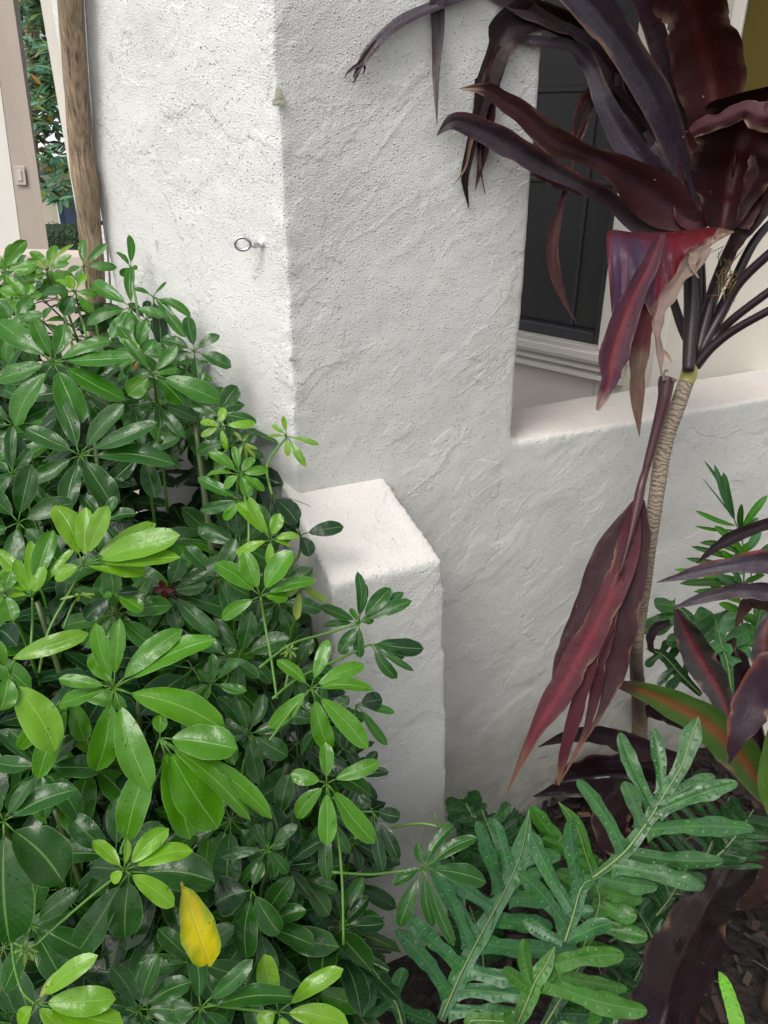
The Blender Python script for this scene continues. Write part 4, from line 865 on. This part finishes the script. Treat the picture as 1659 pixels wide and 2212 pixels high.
# broken petiole and torn blade hanging along the cane
mb = MB(); tubep(mb, [(*Q3(1165, 800), 1.30, 34), (*Q3(1158, 830), 1.30, 34), (*Q3(1150, 900), 1.30, 28), (*Q3(1115, 1040), 1.31, 22), (*Q3(1065, 1230), 1.32, 17), (*Q4(1065, 30), 1.32, 15), (*Q4(1040, 110), 1.31, 18), (*Q4(1018, 215), 1.31, 20), (*Q4(975, 400), 1.305, 9), (*Q4(930, 560), 1.305, 5)], (.055, .012, .018), 40, 12); mb.build('broken_petiole', M_stalk, cord)
mb = MB(); tubep(mb, [(*Q3(1150, 815), 1.285, 10), (*Q3(1146, 785), 1.285, 6), (*Q3(1158, 762), 1.285, 4), (*Q3(1172, 768), 1.285, 2)], (.16, .10, .07)); tubep(mb, [(*Q3(1185, 810), 1.285, 9), (*Q3(1205, 812), 1.285, 5), (*Q3(1212, 805), 1.285, 2)], (.16, .10, .07)); mb.build('torn_stub', M_stalk, cord)
h = dict(t0=1.32, wav=.07, rag=.24)
TO = (.32, .15, .08)
lf(Q4, [(1010, 200, 30), (930, 380, 150), (850, 540, 150, .0), (790, 690, 140), (720, 840, 125), (650, 970, 80), (602, 1100, 12)], (.022, .007, .011), tipstart=.88, tcol=TO, cup=.09, **h)
lf(Q4, [(1010, 215, 40, -.005), (970, 430, 120, -.005), (905, 620, 130, -.01), (830, 780, 130, -.012), (750, 930, 150, -.012), (680, 1060, 140, -.012), (610, 1180, 120, -.012), (530, 1310, 85, -.012), (460, 1450, 42, -.012), (374, 1636, 3, -.012)], (.048, .009, .014), mid=(.12, .016, .024), tipstart=.84, tcol=TO, cup=.09, label='torn maroon blade strip reaching lowest left', **h)
lf(Q4, [(955, 520, 20, -.008), (890, 740, 70, -.01), (820, 900, 72, -.01), (765, 1050, 80, -.008), (715, 1240, 72, -.006), (660, 1430, 50), (628, 1592, 14)], (.050, .008, .012), tipstart=.86, tcol=(.30, .13, .05), cup=.09, **h)
lf(Q4, [(930, 640, 20, -.006), (880, 820, 62, -.006), (835, 1000, 62, -.006), (805, 1170, 50), (760, 1340, 30), (640, 1578, 4)], (.038, .008, .011), tipstart=.78, tcol=TO, cup=.09, **h)
lf(Q4, [(1032, 190, 40, -.004), (1032, 350, 108, -.004), (992, 520, 150, -.004), (960, 700, 160, -.004), (932, 850, 145, -.004), (915, 1000, 112), (880, 1130, 78), (830, 1250, 30), (745, 1395, 6)], (.021, .007, .010), tipstart=.86, tcol=TO, cup=.09, label='right half of the torn hanging blade', **h)

# ---------------------------------------------------------------- second ti plant low at the right
c2b = P(1760, 1900, 1.45)
low = empty('ti_plant', Vector((c2b.x, c2b.y, GZ)), 'low ti plant of dark purple and green striped leaves at the right edge', 'plant')
k2 = dict(parent=low)
mb = MB(); tube(mb, [Vector((c2b.x, c2b.y, GZ-.02)), Vector((c2b.x-.01, c2b.y, .25)), Vector((c2b.x, c2b.y, .5))], [.016, .014, .012], 12, (.2, .14, .09)); mb.build('cane', M_cane, low)
lf(Q4, [(1800, 280, 50), (1659, 310, 62), (1520, 360, 60), (1410, 420, 48, .0), (1305, 505, 4)], DP, t0=1.40, **k2)
lf(Q4, [(1850, 560, 60, 0), (1700, 500, 130), (1560, 500, 95), (1400, 525, 78), (1250, 562, 50), (1112, 597, 3)], BL, t0=1.36, cup=.2, edge=((.2, .04, .03), -1), label='long flat purple leaf pointing left across the cane', **k2)
lf(Q4, [(1850, 720, 60), (1680, 650, 90), (1500, 640, 75), (1350, 670, 60), (1200, 722, 12)], BL, t0=1.40, cup=.2, **k2)
lf(Q4, [(1480, 1330, 40), (1430, 1160, 120), (1340, 1000, 160), (1260, 850, 120), (1198, 712, 4)], (.013, .014, .013), mid=(.09, .008, .012), t0=1.46, cup=.22, label='dark leaf with a pink midrib', **k2)
lf(Q4, [(1850, 950, 80, 0), (1720, 1040, 240, 0), (1620, 1140, 215, -.02), (1550, 1260, 160, -.03), (1500, 1370, 90, -.03), (1466, 1490, 3, -.02)], (.022, .010, .019), edge=((.12, .03, .02), -1), t0=1.28, cup=.12, label='glossy purple leaf drooping at the right edge', **k2)
lf(Q4, [(1720, 1720, 60), (1620, 1580, 150), (1480, 1400, 195), (1330, 1270, 185), (1180, 1190, 140), (1040, 1130, 90), (840, 1075, 8)], (.028, .070, .010), mid=(.13, .035, .014), t0=1.44, cup=.18, tipstart=.83, tcol=(.07, .014, .02), label='green leaf with an orange stripe', **k2)
lf(Q4, [(1700, 1560, 60), (1400, 1330, 120), (1180, 1230, 130), (1060, 1230, 60)], DP, t0=1.50, **k2)
lf(Q4, [(1250, 1480, 60, .02), (1000, 1400, 110), (850, 1350, 90), (690, 1350, 62), (530, 1405, 4)], DP, t0=1.44, cup=.2, **k2)
lf(Q4, [(1700, 1250, 120), (1650, 1020, 130), (1640, 860, 90), (1690, 700, 30)], (.02, .022, .02), t0=1.45, mid=(.12, .02, .02), **k2)
lf(Q4, [(1700, 1760, 60), (1640, 1600, 60), (1650, 1450, 50), (1670, 1300, 10)], (.05, .12, .015), t0=1.38, **k2)
lf(Q4, [(1500, 820, 10), (1560, 700, 70), (1640, 690, 90), (1740, 720, 60)], (.03, .012, .010), t0=1.45, **k2)
lf(Q4, [(1640, 1500, 40), (1520, 1050, 140), (1450, 960, 120), (1500, 870, 20)], DP, t0=1.5, **k2)
lf(Q4, [(1090, 940, 20), (1080, 880, 40), (1110, 820, 50), (1180, 790, 30)], DP, t0=1.5, **k2)

# ---------------------------------------------------------------- fallen leaves on the soil
def gl(x, y, up=.03): g = ray(x, y); return (GZ+up-CAMZ)/g.z
def fallen(reg, pts, col, label, up=.05, **kw):
    c = reg(*pts[0][:2]); b = P(*c, gl(*c, up)); e = empty('fallen_leaf', b, label, 'fallen leaf', 'fallen ti leaves on the soil')
    ctl = [(p[0], p[1], p[2], gl(*reg(p[0], p[1]), (p[3] if len(p) > 3 else up))-1.0) for p in pts]
    lf(reg, ctl, col, name='blade', parent=e, t0=1.0, clamp=False, **kw); return e
fallen(Q4, [(1150, 1620, 200, .12), (950, 1550, 230, .14), (750, 1560, 180, .12), (500, 1600, 90, .08), (245, 1642, 4, .03)], (.010, .005, .008), 'wide blackish fallen leaf lying at the foot of the wall', cup=.3, mat=M_wet, m=14)
fallen(R5, [(1560, 330, 120, .30), (1500, 520, 200, .38), (1390, 740, 230, .45), (1290, 950, 270, .48), (1200, 1260, 320, .46)], (.012, .0045, .007), 'large wet brown leaf lying at the bottom right', cup=.3, wav=.14, mat=M_wet, m=16)
fallen(R5, [(1100, 250, 120, .1), (1000, 350, 150, .12), (1080, 480, 140, .1), (1200, 560, 60, .08)], (.02, .008, .010), 'dark crumpled fallen leaf between the fern fronds', cup=.3)
fallen(R5, [(1400, 700, 100, .06), (1560, 620, 160, .08), (1700, 520, 160, .08)], (.022, .008, .007), 'dark red fallen leaf beyond the wet brown one', cup=.2)
fallen(Q4, [(870, 1240, 14, .12), (920, 1205, 50, .14), (1000, 1200, 40, .14)], (.30, .17, .08), 'small tan curled dead leaf against the wall', cup=.3, wav=.2)
fallen(Q4, [(840, 1480, 60, .07), (900, 1430, 80, .09), (960, 1440, 30, .09)], (.16, .07, .03), 'brown crumpled dead leaf beside the cane foot', cup=.3, wav=.2)

# ---------------------------------------------------------------- ferns
def lobe(mb, b, tp, wpx, t, dt, col, bendpx=0, k=1, seed=0):
    # b, tp in picture coordinates ; rounded lobe with wavy margin
    dx, dy = tp[0]-b[0], tp[1]-b[1]; L = math.hypot(dx, dy)+1e-6; nx, ny = -dy/L, dx/L
    ctl = []
    for s, ww in ((0, 1.35), (.10, .90), (.3, .80), (.5, .98), (.68, 1.04), (.85, .86), (.94, .6), (.985, .33), (1, .05)):
        bb_ = bendpx*4*s*(1-s)
        ctl.append((b[0]+dx*s+nx*bb_, b[1]+dy*s+ny*bb_, t+dt*s, wpx*ww, 0))
    cc = jit(col, .1)
    # resample non-uniformly: keep control spacing
    pts = []
    for x, y, tt, wd, tw in ctl: pts.append(list(Pc(x, y, tt))+[wd*tt/FPX])
    q = []
    for i in range(len(pts)-1):
        seg = [pts[max(i-1, 0)], pts[i], pts[i+1], pts[min(i+2, len(pts)-1)]]; sub = 4 if i < 5 else 2
        for j in range(sub):
            u = j/sub; q.append([.5*(2*b1+(c1-a1)*u+(2*a1-5*b1+4*c1-d1)*u*u+(3*b1-a1-3*c1+d1)*u**3) for a1, b1, c1, d1 in zip(*seg)])
    q.append(pts[-1]); n = len(q)-1; m = 6; vs = []; uv = []; cs = []; S = Vector((seed*7.1, seed, 0)); tot = 0
    for i, p in enumerate(q):
        c = Vector(p[:3]); a = Vector(q[max(i-1, 0)][:3]); e_ = Vector(q[min(i+1, n)][:3]); T = (e_-a).normalized(); vd = (c-O).normalized()
        if i: tot += (c-Vector(q[i-1][:3])).length
        X = T.cross(vd).normalized(); tl = .35*math.sin(seed*5); X = (Matrix.Rotation(tl, 3, T) @ X); Nn = X.cross(T).normalized()
        if Nn.dot(vd) > 0: Nn = -Nn
        wd = p[3]
        for j in range(m+1):
            e = j/m*2-1; ww = wd*1.04*(1+.30*noise.noise(Vector((tot*45, (1 if e > 0 else -1)*3, 0))+S)*abs(e))
            h = wd*(-.10*abs(e)+.30*noise.noise(Vector((tot*38, e, 5))+S)*abs(e)+.03)
            vs.append(c+X*ww/2*e+Nn*h); uv.append((.5+.5*e, i/n)); cs.append(cc)
    mb.add(vs, [(i*(m+1)+j, i*(m+1)+j+1, (i+1)*(m+1)+j+1, (i+1)*(m+1)+j) for i in range(n) for j in range(m)], uv, cs)
FG, FD, FB = (.042, .128, .046), (.018, .068, .020), (.045, .140, .018)
def frond(plant, reg, rach, lobes, t, col, wing=44, tipw=60, dts=0, label=None, rcol=(.15, .24, .07)):
    col = jit(col, .18); wing *= .85
    k = QS.get(reg) or SC[reg]; mb = MB(); sd = random.random()*30
    rp = [reg(*p) for p in rach]; q = catmull([list(p) for p in rp], 30)
    def td(i): return t + dts*i/30
    n = len(rp)
    ctl = [(x, y, t+dts*i/(n-1), (wing if i else wing*.45)*k) for i, (x, y) in enumerate(rp)]; ctl[-1] = (*ctl[-1][:3], 2)
    ctl[-2] = (*ctl[-2][:3], tipw*k)
    ribbon(mb, ctl, lambda s, e: col, n=30, m=6, cup=.06, seed=sd, wav=.12)
    for lb in lobes:
        (bx, by), (tx, ty), wd = lb[:3]; bp_ = lb[3] if len(lb) > 3 else random.uniform(-.06, .06)*math.hypot(tx-bx, ty-by)
        b = reg(bx, by); tp = reg(tx, ty); i = min(range(31), key=lambda i: (q[i][0]-b[0])**2+(q[i][1]-b[1])**2)
        b = (b[0]*.5+q[i][0]*.5, b[1]*.5+q[i][1]*.5)
        lobe(mb, b, tp, wd*k, td(i)-.001, random.uniform(-.035, .05), col, bp_*k, 1, sd+bx)
    o = mb.build('frond', M_fern, plant)
    if label: o['label'] = label
    st = MB(); tubep(st, [(x, y, t+dts*i/(n-1)-.003, (5.5-3.5*i/(n-1))) for i, (x, y) in enumerate(rp)], rcol, 24, 6); s_ = st.build('midrib', M_stalk, o)
    return o
fern = empty('wart_fern', P(1120, 2250, 1.5), 'blue green wart fern clump with fingered fronds in front of the buttress foot', 'fern')
frond(fern, R5, [(300, 1175), (370, 1010), (450, 850), (560, 650), (635, 480), (668, 300)],
      [((330, 1080), (112, 800), 62), ((390, 960), (160, 740), 66), ((410, 880), (265, 560), 62), ((440, 860), (230, 480), 60), ((500, 700), (262, 540), 66), ((530, 640), (450, 350), 58), ((570, 560), (515, 338), 56), ((600, 680), (772, 650), 70), ((525, 765), (765, 790), 72), ((480, 855), (872, 882), 74), ((425, 970), (650, 1000), 66), ((380, 1060), (660, 1080), 66), ((345, 1140), (640, 1150), 60), ((630, 520), (800, 490), 56), ((610, 600), (720, 560), 60)],
      1.22, FG, 80, 90, .06, 'longest frond, slanting up from the bottom')
frond(fern, R5, [(930, 585), (1060, 480), (1160, 350), (1230, 235), (1300, 120), (1340, 0), (1372, -85)],
      [((1055, 470), (866, 178), 62), ((1125, 370), (1060, 185), 62), ((1180, 290), (1045, -20), 62), ((1215, 240), (1182, -38), 58), ((1240, 260), (1438, 160), 62), ((1200, 320), (1535, 190), 66), ((1150, 400), (1602, 382), 66), ((1080, 480), (1474, 512), 68), ((1010, 540), (1388, 622), 68), ((960, 590), (1200, 620), 62)],
      1.20, FG, 66, 88, .08, 'upper right frond with widely spread fingers')
frond(fern, R5, [(815, 850), (850, 740), (878, 640), (905, 600), (965, 588)],
      [((835, 720), (672, 390), 64), ((875, 640), (838, 335), 60), ((820, 800), (620, 560), 66), ((880, 660), (938, 655), 50), ((865, 720), (938, 722), 50), ((835, 850), (1012, 770), 66), ((800, 850), (640, 760), 50)],
      1.19, FG, 70, 56, .02)
frond(fern, R5, [(600, 1230), (650, 1120), (690, 1020), (740, 940), (775, 870)],
      [((680, 1040), (640, 838), 56), ((730, 1010), (800, 970), 60), ((760, 1030), (1158, 1135), 78, 20), ((700, 1060), (560, 960), 50), ((800, 960), (1062, 905), 74), ((800, 1000), (1075, 1040), 60)],
      1.14, FB, 76, 62, .02)
frond(fern, R5, [(880, 900), (930, 780), (960, 680), (940, 600), (900, 480), (860, 360), (790, 270)],
      [((920, 560), (675, 285), 64), ((930, 620), (1140, 670), 70), ((945, 700), (1115, 740), 72), ((940, 770), (1160, 830), 66), ((900, 850), (1060, 900), 60), ((900, 480), (720, 420), 56), ((940, 650), (780, 560), 60)],
      1.30, FB, 70, 60, .03)
frond(fern, R5, [(700, 1250), (790, 1100), (860, 980), (920, 880)],
      [((760, 1150), (980, 1160), 60), ((840, 1010), (1130, 1080), 66), ((820, 1050), (640, 960), 60), ((880, 920), (1130, 920), 62), ((880, 930), (760, 860), 56)], 1.26, FD, 60, 50, .02)
frond(fern, R5, [(480, 1230), (420, 1180), (560, 1180), (640, 1200)], [((520, 1170), (420, 1160), 60), ((560, 1170), (600, 1150), 60)], 1.12, FB, 60, 50, 0)
frond(fern, R5, [(150, 1250), (120, 1120), (60, 1020), (0, 940)], [((130, 1130), (280, 1190), 60), ((100, 1080), (150, 960), 56), ((60, 1010), (-60, 1020), 60), ((110, 1090), (-20, 1150), 60), ((30, 980), (-60, 900), 50)], 1.15, FD, 60, 50, .0)
frond(fern, R8, [(1500, 900), (1400, 850), (1290, 790), (1180, 650), (1090, 530)], [((1290, 770), (1110, 520), 80), ((1240, 760), (1050, 620), 70), ((1290, 800), (1215, 770), 60), ((1340, 830), (1270, 1060), 70), ((1420, 870), (1300, 880), 60), ((1250, 800), (1240, 1010), 60), ((1440, 880), (1400, 1080), 70)], 1.16, FD, 60, 60, .0)
# darker fronds further back
for (x0, y0, x1, y1, w_, nb, tt, cc) in [(1250, 800, 1500, 250, 26, 11, 1.50, FD), (1180, 760, 1330, 520, 40, 7, 1.4, FD), (450, 420, 380, 230, 40, 5, 1.5, FD), (640, 420, 520, 300, 36, 6, 1.5, FD), (1000, 850, 1250, 640, 40, 8, 1.42, FD), (760, 700, 560, 420, 50, 8, 1.42, FD), (1010, 760, 830, 520, 50, 8, 1.38, FB), (1050, 1100, 1180, 820, 44, 7, 1.4, FD), (1200, 900, 1100, 700, 40, 7, 1.36, FD), (1000, 1240, 1040, 1000, 50, 7, 1.3, FD), (400, 700, 340, 480, 46, 6, 1.38, FD), (560, 620, 470, 300, 44, 7, 1.44, FD), (1420, 520, 1600, 300, 40, 7, 1.5, FD), (850, 1250, 900, 980, 50, 7, 1.28, FB), (480, 980, 420, 700, 50, 7, 1.34, FD)]:
    dx, dy = x1-x0, y1-y0; L = math.hypot(dx, dy); nx, ny = -dy/L, dx/L; bl = []
    for i in range(nb):
        s = .12+.78*i/nb; ll = L*.42*(1-.5*abs(s-.45)); bx, by = x0+dx*s, y0+dy*s
        for sg in (-1, 1): bl.append(((bx, by), (bx+nx*ll*sg+dx/L*ll*.45, by+ny*ll*sg+dy/L*ll*.45), w_*random.uniform(.85, 1.1)))
    frond(fern, R5, [(x0, y0), (x0+dx*.35+nx*12, y0+dy*.35+ny*12), (x0+dx*.7+nx*10, y0+dy*.7+ny*10), (x1, y1)], bl, tt, cc, w_*.8, w_*.7, .03)
# bright new shoots
sh_ = empty('young_shoot', Vector((*P(*R5(1540, 1300), 1.1)[:2], GZ)), 'bright lime green blade sprouting at the bottom right corner', 'plant')
lf(R5, [(1545, 1330, 50), (1530, 1190, 62), (1500, 1080, 56), (1475, 1010, 40), (1456, 975, 8)], (.20, .42, .06), name='blade', mat=M_fern, rag=0, parent=sh_, t0=1.12, clamp=False)
mb = MB(); a = P(*R5(1545, 1320), 1.12); tube(mb, [Vector((a.x, a.y, GZ)), Vector((a.x, a.y, (a.z+GZ)/2)), a], [.004, .003, .003], 8, (.2, .3, .06)); mb.build('stalk', M_stalk, sh_)

# fern and willow-leaved plant against the wall at right
bf = empty('wart_fern', Vector((*Pc(*Q4(1450, 1250), 1.52)[:2], GZ)), 'broad lobed green fern behind the cane at the foot of the wall', 'fern')
for (pts, lob, tt, cc) in [
    ([(1400, 1100), (1330, 900), (1260, 760), (1180, 700)], [((1240, 760), (1040, 840), 90), ((1200, 720), (1100, 700), 70), ((1290, 800), (1380, 740), 90), ((1330, 880), (1500, 740), 90), ((1320, 860), (1160, 880), 70)], 1.52, FG),
    ([(1480, 1150), (1460, 1000), (1430, 900), (1400, 780)], [((1440, 920), (1590, 820), 90), ((1450, 980), (1570, 920), 80), ((1430, 900), (1330, 960), 70), ((1420, 840), (1510, 760), 70)], 1.50, FG),
    ([(1330, 1150), (1230, 1050), (1150, 960), (1060, 920)], [((1200, 1020), (1120, 1100), 40), ((1230, 1050), (1160, 1130), 40), ((1170, 980), (1220, 900), 40), ((1250, 1060), (1290, 960), 40), ((1130, 950), (1060, 1010), 36), ((1130, 950), (1170, 880), 36)], 1.56, FD),
    ([(1500, 1250), (1560, 1150), (1600, 1060), (1630, 960)], [((1560, 1130), (1480, 1080), 50), ((1580, 1100), (1650, 1080), 50), ((1600, 1050), (1530, 1000), 50), ((1610, 1030), (1680, 1000), 50)], 1.55, FD),
    ([(1600, 1000), (1600, 850), (1620, 750), (1640, 680)], [((1600, 900), (1500, 880), 44), ((1600, 850), (1680, 820), 44), ((1610, 800), (1540, 760), 40), ((1620, 760), (1690, 730), 40)], 1.52, FB)]:
    frond(bf, Q4, pts, lob, tt, cc, 60, 50, 0)
wl = empty('willow_leaved_plant', Vector((*Pc(*Q4(1520, 1250), 1.55)[:2], GZ)), 'tall thin plant of narrow green leaves against the stucco at right', 'plant')
mb = MB(); tubep(mb, [(*Q4(1540, 1300), 1.56, 5), (*Q4(1530, 900), 1.56, 5), (*Q4(1540, 450), 1.57, 4), (*Q4(1490, 280), 1.58, 3), (*Q4(1400, 60), 1.58, 2)], (.05, .13, .04)); 
tubep(mb, [(*Q4(1600, 1200), 1.53, 5), (*Q4(1590, 700), 1.53, 4), (*Q4(1560, 450), 1.54, 3)], (.05, .13, .04)); mb.build('stem', M_stalk, wl)
for (bx, by, tx, ty, wd) in [(1495, 290, 1350, 0, 20), (1495, 290, 1400, 20, 40), (1495, 290, 1345, 90, 10), (1500, 320, 1305, 245, 30), (1500, 340, 1305, 322, 20), (1495, 290, 1440, 60, 50), (1525, 340, 1528, 215, 36), (1530, 340, 1655, 170, 44), (1540, 350, 1610, 280, 40), (1545, 450, 1620, 330, 50), (1540, 460, 1400, 320, 50), (1540, 470, 1330, 400, 40), (1535, 480, 1290, 420, 36), (1530, 560, 1260, 480, 40), (1530, 580, 1205, 530, 44), (1530, 600, 1230, 600, 50), (1540, 600, 1640, 560, 44), (1520, 620, 1400, 560, 50), (1530, 520, 1560, 400, 44), (1590, 500, 1690, 400, 40), (1540, 700, 1370, 600, 50), (1535, 540, 1430, 440, 44), (1545, 560, 1500, 450, 40), (1540, 760, 1420, 700, 50), (1600, 560, 1660, 430, 30), (1530, 650, 1300, 640, 44), (1535, 620, 1470, 500, 44)]:
    mb = MB(); b = Pc(*Q4(bx, by), 1.55); t_ = Pc(*Q4(tx, ty), 1.55-random.uniform(0, .06)); N0 = ((O-b).normalized()+Vector((random.gauss(0, .3), 0, random.gauss(.2, .3)))).normalized()
    leaflet(mb, b, t_, wd*.44*1.55/FPX, N0, jit(random.choice([MG, DM, (.04, .13, .05), BG if by > 380 else MG]), .2), .1, .1)
    mb.build('leaf', M_leaf, wl)
print('LEAVES', NLEAF[0], 'OBJS', len(bpy.data.objects))
